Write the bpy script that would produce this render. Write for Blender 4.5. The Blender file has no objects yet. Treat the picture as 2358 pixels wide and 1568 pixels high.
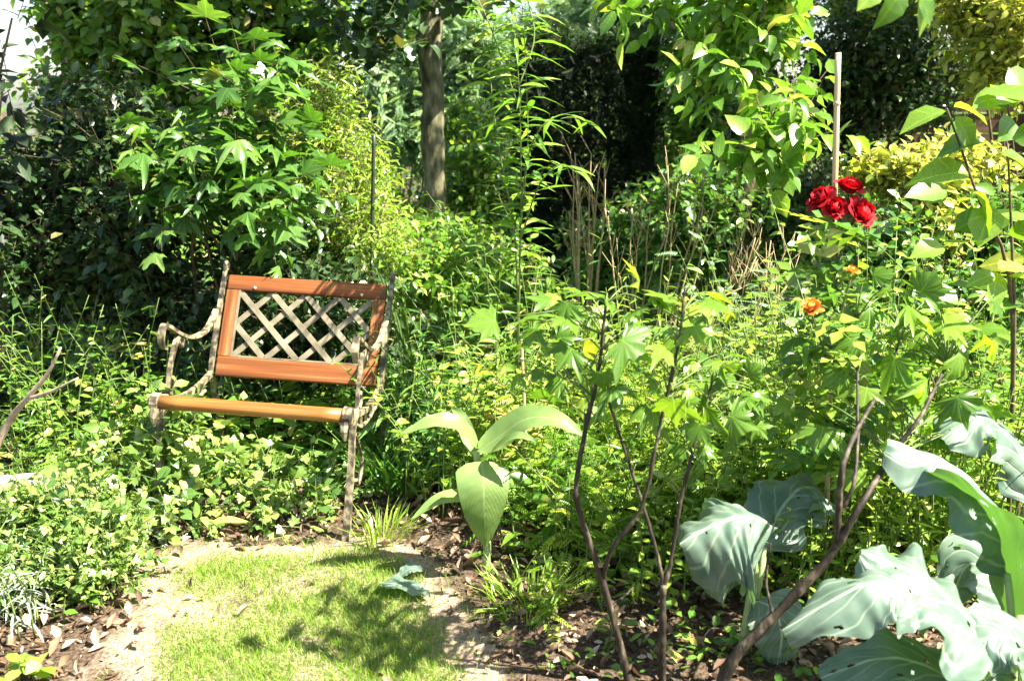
import bpy, math, random
import numpy as np
from mathutils import Matrix, Vector

random.seed(11)
rng = np.random.default_rng(11)
scene = bpy.context.scene
col = scene.collection

# ------------------------------------------------------------------ camera
CAM_H, FPX, HOR, CX, CY = 1.45, 2293.0, 245.0, 1179.0, 784.0     # photo pixels on a 2358 x 1568 grid
PITCH = math.atan((CY - HOR) / FPX)
cam_d = bpy.data.cameras.new('camera')
cam = bpy.data.objects.new('camera', cam_d)
col.objects.link(cam)
cam.location = (0, 0, CAM_H)
cam.rotation_euler = (math.pi / 2 - PITCH, 0, 0)
cam_d.sensor_width = 36.0
cam_d.lens = 36.0 * FPX / 2358.0
cam_d.clip_start = 0.05
cam_d.clip_end = 500
cam_d.dof.use_dof = True
cam_d.dof.focus_distance = 3.3
cam_d.dof.aperture_fstop = 4.0
scene.camera = cam

# ------------------------------------------------------------------ sky and sun
SUN = np.array([0.56, -0.17, 0.81]); SUN = SUN / np.linalg.norm(SUN)
sun_el = math.asin(SUN[2]); sun_az = math.atan2(SUN[0], SUN[1])
world = bpy.data.worlds.new('World'); scene.world = world
world.use_nodes = True
wn = world.node_tree.nodes; wl = world.node_tree.links
sky = wn.new('ShaderNodeTexSky'); sky.sky_type = 'NISHITA'; sky.sun_disc = False
sky.sun_elevation = sun_el; sky.sun_rotation = sun_az
sky.dust_density = 1.5; sky.air_density = 1.0; sky.ozone_density = 0.2
bg = wn['Background']; bg.inputs['Strength'].default_value = 0.062
wl.new(sky.outputs[0], bg.inputs['Color'])
sd = bpy.data.lights.new('sun', 'SUN'); sd.energy = 5.0; sd.angle = math.radians(0.53); sd.color = (1.0, 0.93, 0.80)
so = bpy.data.objects.new('sun', sd); col.objects.link(so)
so.location = (6, -3, 9)
so.rotation_euler = Vector(-SUN).to_track_quat('-Z', 'Y').to_euler()
scene.view_settings.view_transform = 'Standard'
scene.view_settings.look = 'None'
scene.view_settings.gamma = 1.0
scene.view_settings.use_curve_mapping = False
scene.view_settings.exposure = 2.4
scene.cycles.max_bounces = 7
scene.cycles.diffuse_bounces = 4
scene.cycles.glossy_bounces = 2
scene.cycles.transmission_bounces = 3

# ------------------------------------------------------------------ geometry helpers
_fw = np.array([0, math.cos(PITCH), -math.sin(PITCH)]); _up = np.array([0, math.sin(PITCH), math.cos(PITCH)])
_rt = np.array([1.0, 0, 0]); _c = np.array([0, 0, CAM_H])
def W(px, py, Y):
    """photo pixel -> point at ground distance Y in front of the camera"""
    d = _fw + _rt * (px - CX) / FPX + _up * (CY - py) / FPX
    return _c + d * (Y / d[1])
def gz(x, y):
    return 0.010 * np.sin(2.3 * x + 0.6) + 0.010 * np.sin(2.9 * y + 1.1 * x)
def G(px, py):
    d = _fw + _rt * (px - CX) / FPX + _up * (CY - py) / FPX
    p = _c + d * (CAM_H / -d[2])
    return np.array([p[0], p[1], gz(p[0], p[1])])
def PR(P):
    d = np.atleast_2d(P) - _c
    z = np.maximum(d @ _fw, 0.05)
    return CX + FPX * (d @ _rt) / z, CY - FPX * (d @ _up) / z, z
def ground(p):
    return np.array([p[0], p[1], gz(p[0], p[1])])
def nrm(a):
    a = np.asarray(a, float)
    return a / np.maximum(np.linalg.norm(a, axis=-1, keepdims=True), 1e-9)
def rnd(n):
    return nrm(rng.normal(size=(n, 3)))

def tag(o, label=None, cat=None, group=None, kind=None):
    if label: o['label'] = label
    if cat: o['category'] = cat
    if group: o['group'] = group
    if kind: o['kind'] = kind
    return o
def empty(name, loc, label, cat, group=None):
    o = bpy.data.objects.new(name, None); col.objects.link(o)
    o.empty_display_size = 0.05
    o.location = Vector(loc)
    return tag(o, label, cat, group)
def mesh_obj(name, V, F, mat, parent=None, smooth=False, kind=None, off=None, uv=None):
    me = bpy.data.meshes.new(name)
    V = np.asarray(V, float)
    if off is not None: V = V - np.asarray(off)
    me.from_pydata(V.tolist(), [], [tuple(f) for f in F])
    if uv is not None:
        l = me.uv_layers.new(name='UVMap')
        idx = np.empty(len(me.loops), np.int32); me.loops.foreach_get('vertex_index', idx)
        l.data.foreach_set('uv', np.asarray(uv, np.float32)[idx].ravel())
    if mat: me.materials.append(mat)
    if smooth: me.polygons.foreach_set('use_smooth', [True] * len(me.polygons))
    o = bpy.data.objects.new(name, me); col.objects.link(o)
    if parent: o.parent = parent
    if kind: o['kind'] = kind
    return o
def big_mesh(name, V, T, mat, tint=None, smooth=False, luv=None):
    """triangles only, numpy arrays"""
    me = bpy.data.meshes.new(name)
    me.vertices.add(len(V)); me.vertices.foreach_set('co', np.ascontiguousarray(V, np.float32).ravel())
    me.loops.add(len(T) * 3); me.loops.foreach_set('vertex_index', np.ascontiguousarray(T, np.int32).ravel())
    me.polygons.add(len(T)); me.polygons.foreach_set('loop_start', np.arange(0, len(T) * 3, 3, dtype=np.int32))
    me.polygons.foreach_set('loop_total', np.full(len(T), 3, np.int32))
    if smooth: me.polygons.foreach_set('use_smooth', np.ones(len(T), bool))
    if tint is not None:
        a = me.attributes.new('tint', 'FLOAT', 'POINT'); a.data.foreach_set('value', np.ascontiguousarray(tint, np.float32))
    if luv is not None:
        a = me.attributes.new('luv', 'FLOAT_VECTOR', 'POINT'); a.data.foreach_set('vector', np.ascontiguousarray(luv, np.float32).ravel())
    me.update(calc_edges=True)
    me.materials.append(mat)
    return me
def tri(F):
    out = []
    for f in F:
        for i in range(1, len(f) - 1): out.append((f[0], f[i], f[i + 1]))
    return np.array(out, np.int32)

class MB:
    def __init__(s): s.V = []; s.F = []
    def add(s, V, F):
        n = len(s.V); s.V += [tuple(v) for v in V]; s.F += [tuple(i + n for i in f) for f in F]
    def tube(s, P, R, n=6, cap=True, ax=None, flat=1.0):
        """tube along points; ax: fixed side axis, flat: radius factor along that axis"""
        P = np.asarray(P, float); m = len(P)
        R = np.full(m, R, float) if np.isscalar(R) else np.asarray(R, float)
        T = np.gradient(P, axis=0); T = nrm(T)
        if ax is None:
            a = np.array([0, 0, 1.0]) if abs(T[0][2]) < 0.9 else np.array([1.0, 0, 0])
        V = []
        for i in range(m):
            if ax is not None: x = np.asarray(ax, float)
            else:
                x = a - T[i] * np.dot(a, T[i]); x = nrm(x); a = x
            y = np.cross(T[i], x)
            for k in range(n):
                t = 2 * math.pi * (k + 0.5) / n
                V.append(P[i] + R[i] * (math.cos(t) * x * flat + math.sin(t) * y))
        F = []
        for i in range(m - 1):
            for k in range(n):
                F.append((i * n + k, i * n + (k + 1) % n, (i + 1) * n + (k + 1) % n, (i + 1) * n + k))
        if cap:
            F.append(tuple(range(n))[::-1]); F.append(tuple(range((m - 1) * n, m * n)))
        s.add(V, F)
    def build(s, name, mat, parent=None, smooth=True, kind=None, off=None):
        return mesh_obj(name, s.V, s.F, mat, parent, smooth, kind, off)
def smooth_path(P, n):
    P = np.asarray(P, float); m = len(P)
    if m == 2: return P[0] + (P[1] - P[0]) * np.linspace(0, 1, n)[:, None]
    Q = np.vstack([2 * P[0] - P[1], P, 2 * P[-1] - P[-2]])
    out = []
    for t in np.linspace(0, m - 1 - 1e-6, n):
        i = int(t); u = t - i
        a, b, c, d = Q[i], Q[i + 1], Q[i + 2], Q[i + 3]
        out.append(0.5 * (2 * b + (c - a) * u + (2 * a - 5 * b + 4 * c - d) * u * u + (3 * b - a - 3 * c + d) * u ** 3))
    return np.array(out)

# ------------------------------------------------------------------ materials
def new_mat(name):
    m = bpy.data.materials.new(name); m.use_nodes = True
    m.node_tree.nodes.clear()
    o = m.node_tree.nodes.new('ShaderNodeOutputMaterial')
    return m, m.node_tree.nodes, m.node_tree.links, o
def ramp(nodes, stops):
    r = nodes.new('ShaderNodeValToRGB'); e = r.color_ramp.elements
    while len(e) < len(stops): e.new(0.5)
    for x, (p, c) in zip(e, stops): x.position = p; x.color = (*c, 1)
    return r
def leaf_mat(name, stops, rough=0.45, trans=0.35, spec=0.4, tcol=(1.25, 1.35, 0.55), noise=0.25, nscale=40, gain=1.0, palm=False, vein=.45):
    stops = [(p, tuple(v * gain for v in c)) for p, c in stops]
    m, N, L, out = new_mat(name)
    at = N.new('ShaderNodeAttribute'); at.attribute_name = 'tint'
    oi = N.new('ShaderNodeObjectInfo')
    ad = N.new('ShaderNodeMath'); ad.operation = 'ADD'; L.new(at.outputs['Fac'], ad.inputs[0]); L.new(oi.outputs['Random'], ad.inputs[1])
    fr = N.new('ShaderNodeMath'); fr.operation = 'FRACT'; L.new(ad.outputs[0], fr.inputs[0])
    r = ramp(N, stops); L.new(fr.outputs[0], r.inputs[0])
    tc = N.new('ShaderNodeTexCoord'); nt = N.new('ShaderNodeTexNoise'); nt.inputs['Scale'].default_value = nscale; nt.inputs['Detail'].default_value = 3
    L.new(tc.outputs['Object'], nt.inputs['Vector'])
    mr = N.new('ShaderNodeMapRange'); mr.inputs['From Min'].default_value = 0.3; mr.inputs['From Max'].default_value = 0.7
    mr.inputs['To Min'].default_value = 1 - noise; mr.inputs['To Max'].default_value = 1 + noise; L.new(nt.outputs['Fac'], mr.inputs['Value'])
    mx = N.new('ShaderNodeVectorMath'); mx.operation = 'SCALE'; L.new(r.outputs[0], mx.inputs[0]); L.new(mr.outputs[0], mx.inputs['Scale'])
    # veins from the leaf's own coordinates
    la = N.new('ShaderNodeAttribute'); la.attribute_name = 'luv'; sp = N.new('ShaderNodeSeparateXYZ'); L.new(la.outputs['Vector'], sp.inputs[0])
    def MM(op, a, b=None):
        q = N.new('ShaderNodeMath'); q.operation = op
        for i, v in enumerate((a, b)):
            if v is None: continue
            if isinstance(v, (int, float)): q.inputs[i].default_value = v
            else: L.new(v, q.inputs[i])
        return q.outputs[0]
    ax = MM('ABSOLUTE', sp.outputs[0])
    if palm:
        ang = MM('ARCTAN2', sp.outputs[0], MM('SUBTRACT', sp.outputs[1], .28))
        vv = MM('POWER', MM('ABSOLUTE', MM('COSINE', MM('MULTIPLY', ang, 3.3))), 60.0)
    else:
        vv = MM('POWER', MM('MAXIMUM', MM('SINE', MM('MULTIPLY', MM('SUBTRACT', sp.outputs[1], MM('MULTIPLY', ax, 1.0)), 44.0)), 0.0), 6.0)
        vv = MM('MULTIPLY', vv, .6)
    vv = MM('MAXIMUM', vv, MM('LESS_THAN', ax, .014))
    sc_ = MM('MULTIPLY_ADD', vv, vein); N[sc_.node.name].inputs[2].default_value = 1.0
    mv = N.new('ShaderNodeVectorMath'); mv.operation = 'SCALE'; L.new(mx.outputs[0], mv.inputs[0]); L.new(sc_, mv.inputs['Scale'])
    sm = N.new('ShaderNodeMapRange'); sm.inputs['From Min'].default_value = .66; sm.inputs['From Max'].default_value = .72; sm.inputs['To Max'].default_value = .55 if vein else 0
    n3 = N.new('ShaderNodeTexNoise'); n3.inputs['Scale'].default_value = nscale * .6; n3.inputs['Detail'].default_value = 2; wv = N.new('ShaderNodeVectorMath'); wv.operation = 'ADD'
    L.new(tc.outputs['Object'], wv.inputs[0]); L.new(oi.outputs['Random'], wv.inputs[1]); L.new(wv.outputs[0], n3.inputs['Vector']); L.new(n3.outputs['Fac'], sm.inputs['Value'])
    sx_ = N.new('ShaderNodeMix'); sx_.data_type = 'RGBA'; L.new(sm.outputs[0], sx_.inputs[0]); L.new(mv.outputs[0], sx_.inputs[6]); sx_.inputs[7].default_value = (.26, .18, .05, 1)
    class _o: pass
    mx = _o(); mx.outputs = [sx_.outputs[2]]
    p = N.new('ShaderNodeBsdfPrincipled'); p.inputs['Roughness'].default_value = rough; p.inputs['Specular IOR Level'].default_value = spec
    L.new(mx.outputs[0], p.inputs['Base Color'])
    tm = N.new('ShaderNodeVectorMath'); tm.operation = 'MULTIPLY'; tm.inputs[1].default_value = tcol; L.new(mx.outputs[0], tm.inputs[0])
    t = N.new('ShaderNodeBsdfTranslucent'); L.new(tm.outputs[0], t.inputs['Color'])
    s = N.new('ShaderNodeMixShader'); s.inputs[0].default_value = trans
    L.new(p.outputs[0], s.inputs[1]); L.new(t.outputs[0], s.inputs[2]); L.new(s.outputs[0], out.inputs[0])
    return m
def plain_mat(name, stops, scale=20, rough=0.7, spec=0.3, stretch=(1, 1, 1), bump=0.2, detail=6, coord='Object', bscale=None, rnd_obj=0.0):
    m, N, L, out = new_mat(name)
    tc = N.new('ShaderNodeTexCoord'); mp = N.new('ShaderNodeMapping'); mp.inputs['Scale'].default_value = stretch
    L.new(tc.outputs[coord], mp.inputs['Vector'])
    nt = N.new('ShaderNodeTexNoise'); nt.inputs['Scale'].default_value = scale; nt.inputs['Detail'].default_value = detail
    L.new(mp.outputs[0], nt.inputs['Vector'])
    oi = N.new('ShaderNodeObjectInfo')
    ml = N.new('ShaderNodeMath'); ml.operation = 'MULTIPLY_ADD'; ml.inputs[1].default_value = rnd_obj
    L.new(oi.outputs['Random'], ml.inputs[0]); L.new(nt.outputs['Fac'], ml.inputs[2])
    r = ramp(N, stops); L.new(ml.outputs[0], r.inputs[0])
    p = N.new('ShaderNodeBsdfPrincipled'); p.inputs['Roughness'].default_value = rough; p.inputs['Specular IOR Level'].default_value = spec
    L.new(r.outputs[0], p.inputs['Base Color'])
    b = N.new('ShaderNodeBump'); b.inputs['Strength'].default_value = bump; b.inputs['Distance'].default_value = 0.01
    L.new(nt.outputs['Fac'], b.inputs['Height']); L.new(b.outputs[0], p.inputs['Normal'])
    L.new(p.outputs[0], out.inputs[0])
    return m
def vein_leaf_mat(name, c1, c2, vein, rough, trans, tcol, spec=0.5, nv=9, back=None):
    """large leaf with a pale midrib and side veins read from its UV (u across 0..1, v along)"""
    m, N, L, out = new_mat(name)
    uv = N.new('ShaderNodeUVMap'); sx = N.new('ShaderNodeSeparateXYZ'); L.new(uv.outputs[0], sx.inputs[0])
    def M(op, a, b=None):
        n = N.new('ShaderNodeMath'); n.operation = op
        for i, v in enumerate((a, b)):
            if v is None: continue
            if isinstance(v, (int, float)): n.inputs[i].default_value = v
            else: L.new(v, n.inputs[i])
        return n.outputs[0]
    ax = M('ABSOLUTE', M('SUBTRACT', sx.outputs[0], 0.5))
    mid = M('LESS_THAN', ax, 0.02)
    w = M('SINE', M('MULTIPLY', M('SUBTRACT', sx.outputs[1], M('MULTIPLY', ax, 0.9)), nv * 6.283))
    sv = M('MULTIPLY', M('POWER', M('MAXIMUM', w, 0.0), 14.0), 0.55)
    vf = M('MINIMUM', M('ADD', mid, sv), 1.0)
    nt = N.new('ShaderNodeTexNoise'); nt.inputs['Scale'].default_value = 14; nt.inputs['Detail'].default_value = 5
    tc = N.new('ShaderNodeTexCoord'); L.new(tc.outputs['Object'], nt.inputs['Vector'])
    r = ramp(N, [(0.32, c1), (0.68, c2)]); L.new(nt.outputs['Fac'], r.inputs[0])
    mix = N.new('ShaderNodeMix'); mix.data_type = 'RGBA'; L.new(vf, mix.inputs[0]); L.new(r.outputs[0], mix.inputs[6]); mix.inputs[7].default_value = (*vein, 1)
    colr = mix.outputs[2]
    if back:
        ge = N.new('ShaderNodeNewGeometry'); m2 = N.new('ShaderNodeMix'); m2.data_type = 'RGBA'
        L.new(ge.outputs['Backfacing'], m2.inputs[0]); L.new(colr, m2.inputs[6]); m2.inputs[7].default_value = (*back, 1); colr = m2.outputs[2]
    p = N.new('ShaderNodeBsdfPrincipled'); p.inputs['Roughness'].default_value = rough; p.inputs['Specular IOR Level'].default_value = spec
    L.new(colr, p.inputs['Base Color'])
    b = N.new('ShaderNodeBump'); b.inputs['Strength'].default_value = 0.45; b.inputs['Distance'].default_value = 0.006
    hh = M('SUBTRACT', M('MULTIPLY', nt.outputs['Fac'], 0.7), vf); L.new(hh, b.inputs['Height']); L.new(b.outputs[0], p.inputs['Normal'])
    tm = N.new('ShaderNodeVectorMath'); tm.operation = 'MULTIPLY'; tm.inputs[1].default_value = tcol; L.new(colr, tm.inputs[0])
    t = N.new('ShaderNodeBsdfTranslucent'); L.new(tm.outputs[0], t.inputs['Color'])
    s = N.new('ShaderNodeMixShader'); s.inputs[0].default_value = trans
    L.new(p.outputs[0], s.inputs[1]); L.new(t.outputs[0], s.inputs[2]); L.new(s.outputs[0], out.inputs[0])
    return m

M = {}
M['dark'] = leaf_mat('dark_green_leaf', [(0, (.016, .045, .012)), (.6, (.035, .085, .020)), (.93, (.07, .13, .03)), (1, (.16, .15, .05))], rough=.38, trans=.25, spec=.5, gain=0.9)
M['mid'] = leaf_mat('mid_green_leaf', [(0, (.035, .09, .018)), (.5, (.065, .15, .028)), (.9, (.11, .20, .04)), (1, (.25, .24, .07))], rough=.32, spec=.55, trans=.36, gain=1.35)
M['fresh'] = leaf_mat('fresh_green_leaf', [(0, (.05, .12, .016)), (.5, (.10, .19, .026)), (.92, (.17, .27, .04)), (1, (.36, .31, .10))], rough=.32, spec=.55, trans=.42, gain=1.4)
M['lime'] = leaf_mat('lime_green_leaf', [(0, (.08, .15, .016)), (.5, (.16, .25, .030)), (.94, (.25, .32, .05)), (1, (.38, .34, .12))], rough=.32, spec=.55, trans=.45, gain=1.35)
M['gold'] = leaf_mat('golden_leaf', [(0, (.14, .20, .03)), (.4, (.30, .33, .05)), (1, (.52, .48, .14))], rough=.45, trans=.4)
M['grey'] = leaf_mat('grey_green_leaf', [(0, (.13, .18, .13)), (.5, (.22, .28, .20)), (1, (.34, .38, .30))], rough=.7, trans=.2, tcol=(1.1, 1.2, .8))
M['blue'] = leaf_mat('blue_green_spray', [(0, (.08, .15, .08)), (.5, (.15, .24, .13)), (1, (.25, .34, .18))], rough=.6, trans=.25, gain=1.5)
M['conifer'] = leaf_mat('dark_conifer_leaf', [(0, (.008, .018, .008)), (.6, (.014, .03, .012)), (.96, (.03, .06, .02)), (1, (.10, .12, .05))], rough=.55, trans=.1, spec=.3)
M['ivy'] = leaf_mat('ivy_leaf', [(0, (.05, .11, .02)), (.5, (.12, .20, .04)), (.92, (.21, .29, .07)), (1, (.38, .36, .12))], rough=.33, trans=.3, spec=.55, gain=1.25, palm=True)
M['sapling'] = leaf_mat('sapling_leaf', [(0, (.07, .16, .018)), (.5, (.13, .25, .026)), (.95, (.22, .35, .04)), (1, (.36, .38, .06))], rough=.34, trans=.5, spec=.55, tcol=(1.5, 1.5, .4), palm=True)
M['acer'] = leaf_mat('acer_leaf', [(0, (.06, .15, .03)), (.6, (.10, .22, .04)), (.95, (.16, .28, .06)), (1, (.26, .27, .06))], rough=.32, trans=.42, spec=.55, tcol=(1.3, 1.45, .45), gain=0.85, palm=True)
M['autumn'] = leaf_mat('russet_weed_leaf', [(0, (.20, .22, .05)), (.5, (.36, .28, .08)), (1, (.50, .30, .14))], rough=.5, trans=.4)
M['grass'] = leaf_mat('lawn_grass', [(0, (.09, .18, .018)), (.6, (.17, .28, .026)), (.86, (.26, .34, .05)), (1, (.46, .42, .20))], rough=.5, trans=.4, vein=0, gain=1.2)
M['litter'] = leaf_mat('dead_leaf', [(0, (.06, .035, .02)), (.45, (.18, .105, .06)), (.8, (.36, .25, .16)), (1, (.50, .39, .28))], rough=.7, trans=.12, tcol=(1, .8, .5), vein=0)
M['straw'] = plain_mat('straw_stalk', [(0.3, (.16, .10, .045)), (.7, (.42, .32, .17))], scale=30, rough=.7, bump=.1, rnd_obj=.3)
M['stem_green'] = plain_mat('green_stem', [(0.3, (.07, .11, .025)), (.7, (.15, .20, .05))], scale=25, rough=.55, bump=.1)
M['stem_dark'] = plain_mat('dark_stem_bark', [(0.35, (.016, .012, .008)), (.55, (.045, .034, .022)), (.72, (.17, .14, .095))], scale=34, rough=.65, stretch=(1, 1, .5), bump=.6)
M['stem_brown'] = plain_mat('brown_twig', [(0.3, (.05, .035, .02)), (.7, (.14, .10, .06))], scale=26, rough=.7, bump=.4)
M['bark'] = plain_mat('grey_trunk_bark', [(0.32, (.03, .036, .016)), (.44, (.09, .092, .045)), (.56, (.17, .155, .09)), (.72, (.32, .30, .21))], scale=26, rough=.9, stretch=(1, 1, .35), bump=1.0)
M['drywood'] = plain_mat('dry_branch', [(0.3, (.22, .15, .10)), (.7, (.50, .40, .30))], scale=20, rough=.8, bump=.4)
M['bamboo'] = plain_mat('bamboo_cane', [(0.3, (.42, .29, .13)), (.7, (.62, .48, .27))], scale=6, rough=.42, spec=.5, stretch=(3, 3, .4), bump=.05)
M['stone'] = plain_mat('pale_stone', [(0.3, (.34, .32, .29)), (.7, (.58, .56, .52))], scale=9, rough=.85, bump=.5)
M['iron'] = plain_mat('worn_cream_iron', [(0.36, (.03, .024, .016)), (.46, (.085, .068, .042)), (.54, (.22, .185, .11)), (.75, (.34, .30, .20))], scale=30, rough=.5, spec=.5, bump=.5)
M['rail'] = plain_mat('orange_varnished_wood', [(0.28, (.045, .015, .007)), (.42, (.12, .036, .010)), (.58, (.20, .064, .014)), (.76, (.32, .16, .065))], scale=11, rough=.6, spec=.3, stretch=(.12, 4, 4), bump=.35, rnd_obj=.08)
M['rail_v'] = plain_mat('orange_upright_wood', [(0.28, (.045, .015, .007)), (.42, (.12, .036, .010)), (.58, (.20, .064, .014)), (.76, (.32, .16, .065))], scale=11, rough=.6, spec=.3, stretch=(4, .5, .12), bump=.35, rnd_obj=.08)
M['bar'] = plain_mat('honey_wood', [(0.3, (.15, .055, .012)), (.5, (.28, .12, .025)), (.8, (.42, .23, .075))], scale=10, rough=.45, spec=.4, stretch=(.12, 4, 4), bump=.3)
M['lattice'] = plain_mat('weathered_lattice', [(0.3, (.10, .085, .05)), (.5, (.18, .155, .10)), (.75, (.27, .235, .16))], scale=14, rough=.7, bump=.2)
M['brass'] = plain_mat('pale_bolt', [(0.3, (.5, .42, .25)), (.7, (.7, .62, .42))], scale=40, rough=.35, spec=.6)
M['stake'] = plain_mat('dark_green_stake', [(0.3, (.015, .022, .015)), (.7, (.04, .055, .035))], scale=20, rough=.5)
M['fence'] = plain_mat('brown_fence_board', [(0.3, (.03, .016, .009)), (.6, (.08, .038, .02)), (.8, (.16, .08, .04))], scale=7, rough=.75, stretch=(.3, 2, 4), bump=.4, rnd_obj=.15)
M['rose'] = leaf_mat('red_petal', [(0, (.22, .002, .008)), (.6, (.40, .005, .012)), (1, (.58, .02, .025))], rough=.6, trans=.3, spec=.25, tcol=(1.2, .6, .5), noise=.35, nscale=90, vein=0)
M['orange'] = leaf_mat('orange_petal', [(0, (.75, .22, .03)), (1, (.85, .42, .06))], rough=.45, trans=.35, tcol=(1.1, .9, .6), vein=0)
M['cabbage'] = vein_leaf_mat('glaucous_cabbage_leaf', (.075, .135, .092), (.155, .22, .16), (.36, .42, .31), .40, .22, (.9, 1.35, .35), spec=.5, nv=5, back=(.15, .25, .09))
M['canna'] = vein_leaf_mat('canna_leaf', (.15, .25, .07), (.23, .34, .10), (.29, .38, .14), .38, .38, (1.3, 1.3, .5), spec=.45, nv=14)
M['strap'] = vein_leaf_mat('strap_leaf', (.05, .10, .025), (.09, .16, .04), (.14, .20, .06), .35, .35, (1.3, 1.4, .5), nv=1)
M['pale_stalk'] = plain_mat('pale_green_stalk', [(0.3, (.22, .30, .12)), (.7, (.36, .44, .20))], scale=20, rough=.5, bump=.05)

# ------------------------------------------------------------------ leaf templates (unit length along +Y, face +Z)
def t_ovate(w=.55, fold=.25, droop=.18, rows=((.28, .85), (.62, .9))):
    V = [(0, 0, 0)]; 
    for t, k in rows:
        x = w / 2 * k; z = -droop * t * t
        V += [(-x, t, z + fold * x), (0, t, z), (x, t, z + fold * x)]
    V.append((0, 1, -droop)); F = [(0, 2, 1), (0, 3, 2)]
    n = len(rows)
    for i in range(n - 1):
        a = 1 + 3 * i; b = a + 3
        F += [(a, a + 1, b + 1, b), (a + 1, a + 2, b + 2, b + 1)]
    a = 1 + 3 * (n - 1); e = len(V) - 1
    F += [(a, a + 1, e), (a + 1, a + 2, e)]
    return np.array(V), tri(F)
def t_rhomb(w=.5, fold=.2, droop=.15):
    x = w / 2
    return np.array([(0, 0, 0), (-x, .45, fold * x), (x, .45, fold * x), (0, 1, -droop)]), tri([(0, 3, 1), (0, 2, 3)])
def t_palm(angs, lens, sinus, serr=.0, droop=.25, stalk=0.0, jitter=.0, seed=0):
    r = np.random.default_rng(seed); pts = []
    def P(a, l):
        a = math.radians(a + r.normal() * jitter * 6); l = l * (1 + r.normal() * jitter)
        return (math.sin(a) * l, .28 + math.cos(a) * l * .72)
    n = len(angs)
    pts.append((0, .22))
    for i in range(n):
        a, l = angs[i], lens[i]; g = 16
        pts.append(P(a - g, l * .68)); 
        if serr: pts.append(P(a - g * .55, l * .74))
        pts.append(P(a, l))
        if serr: pts.append(P(a + g * .55, l * .74))
        pts.append(P(a + g, l * .68))
        if i < n - 1: pts.append(P((angs[i] + angs[i + 1]) / 2, sinus * (lens[i] + lens[i + 1]) / 2))
    V = [(0, .28, 0.02)]
    for i, (x, y) in enumerate(pts):
        rr = x * x + (y - .28) ** 2
        V.append((x, y, -droop * rr + .03 * math.sin(i * 2.1)))
    F = [(0, i + 1, i) for i in range(1, len(pts))] + [(0, 1, len(pts))]
    return np.array(V), tri([f[::-1] for f in F])[:, ::-1]
def t_pinnate(n=5, ll=.34, w=.45, droop=.3, tip=True):
    V = []; F = []
    def lf(p, ang, l):
        b = len(V); d = np.array([math.sin(ang), math.cos(ang)]); s = np.array([d[1], -d[0]]) * l * w / 2
        z = -droop * p * p
        o = np.array([0, p])
        for q, dz in ((o, 0), (o + d * l * .5 - s, .03), (o + d * l * .5 + s, .03), (o + d * l, -.05)): V.append((q[0], q[1], z + dz))
        F.extend([(b, b + 3, b + 1), (b, b + 2, b + 3)])
    for i in range(n):
        p = .15 + .72 * i / n; l = ll * (1.1 - .5 * i / n)
        lf(p, 1.05, l); lf(p, -1.05, l)
    if tip: lf(.82, 0, ll * .75)
    b = len(V); V += [(-.012, 0, 0), (.012, 0, 0), (0, .9, -droop * .8)]; F.append((b, b + 1, b + 2))
    return np.array(V), tri(F)
def t_blade(bend=.5):
    V = []; 
    for t, w in ((0, .03), (.45, .028)):
        V += [(-w, t, bend * t * t), (w, t, bend * t * t)]
    V.append((0, .95, bend))
    return np.array(V), tri([(0, 1, 3, 2), (2, 3, 4)])
T = {
    'ovate': t_ovate(), 'broad': t_ovate(.75, .22, .2), 'lance': t_ovate(.2, .3, .32, ((.2, .8), (.5, 1.0), (.78, .62))),
    'narrow': t_ovate(.14, .3, .5, ((.2, .8), (.5, 1.0), (.78, .6))),
    'serr': t_ovate(.62, .25, .25, ((.12, .55), (.32, .92), (.34, .84), (.55, .92), (.57, .84), (.76, .6), (.78, .5))),
    'rhomb': t_rhomb(), 'roundrh': t_rhomb(.8, .15, .1),
    'maple': t_palm((-105, -55, 0, 55, 105), (.55, .92, 1.05, .92, .55), .48, serr=1, jitter=.06, droop=.35),
    'maple2': t_palm((-105, -52, 4, 58, 108), (.5, .85, 1.1, .98, .6), .5, serr=1, jitter=.09, droop=.55, seed=4),
    'lobed': t_palm((-95, -48, 0, 48, 95), (.62, .8, 1.0, .8, .62), .72, serr=1, jitter=.05, droop=.3, seed=2),
    'lobed2': t_palm((-95, -46, 0, 50, 95), (.58, .85, .95, .78, .66), .75, serr=1, jitter=.08, droop=.6, seed=6),
    'ivy': t_palm((-100, -50, 0, 50, 100), (.5, .66, .95, .66, .5), .72, droop=.25, seed=3),
    'pinn': t_pinnate(), 'fern': t_pinnate(8, .26, .35, .35), 'rosel': t_pinnate(2, .5, .6, .15),
    'scale': t_pinnate(5, .28, .22, .1), 'blade': t_blade(), 'blade2': t_blade(.15),
}
def scatter(name, tpl, pos, fr, size, mat, tint=None, parent=None, off=None, kind='stuff'):
    """one mesh of many copies of a template"""
    v, f = T[tpl] if isinstance(tpl, str) else tpl
    n = len(pos)
    if n == 0: return None
    sz = np.asarray(size)
    P = np.einsum('nij,kj->nki', fr, v) * sz[:, None, None] + pos[:, None, :]
    if off is not None: P = P - np.asarray(off)
    F = f[None] + (np.arange(n) * len(v))[:, None, None]
    tn = rng.random(n) if tint is None else tint
    me = big_mesh(name, P.reshape(-1, 3), F.reshape(-1, 3), mat, np.repeat(tn, len(v)), luv=np.tile(v, (n, 1)))
    o = bpy.data.objects.new(name, me); col.objects.link(o)
    if parent: o.parent = parent
    if kind: o['kind'] = kind
    return o
def frames(d, n):
    y = nrm(d); x = nrm(np.cross(y, n)); z = np.cross(x, y); k = len(y)
    return np.stack([x * rng.uniform(.78, 1.15, (k, 1)), y, z * rng.uniform(.3, 2.0, (k, 1))], -1)
_single = {}
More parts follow.
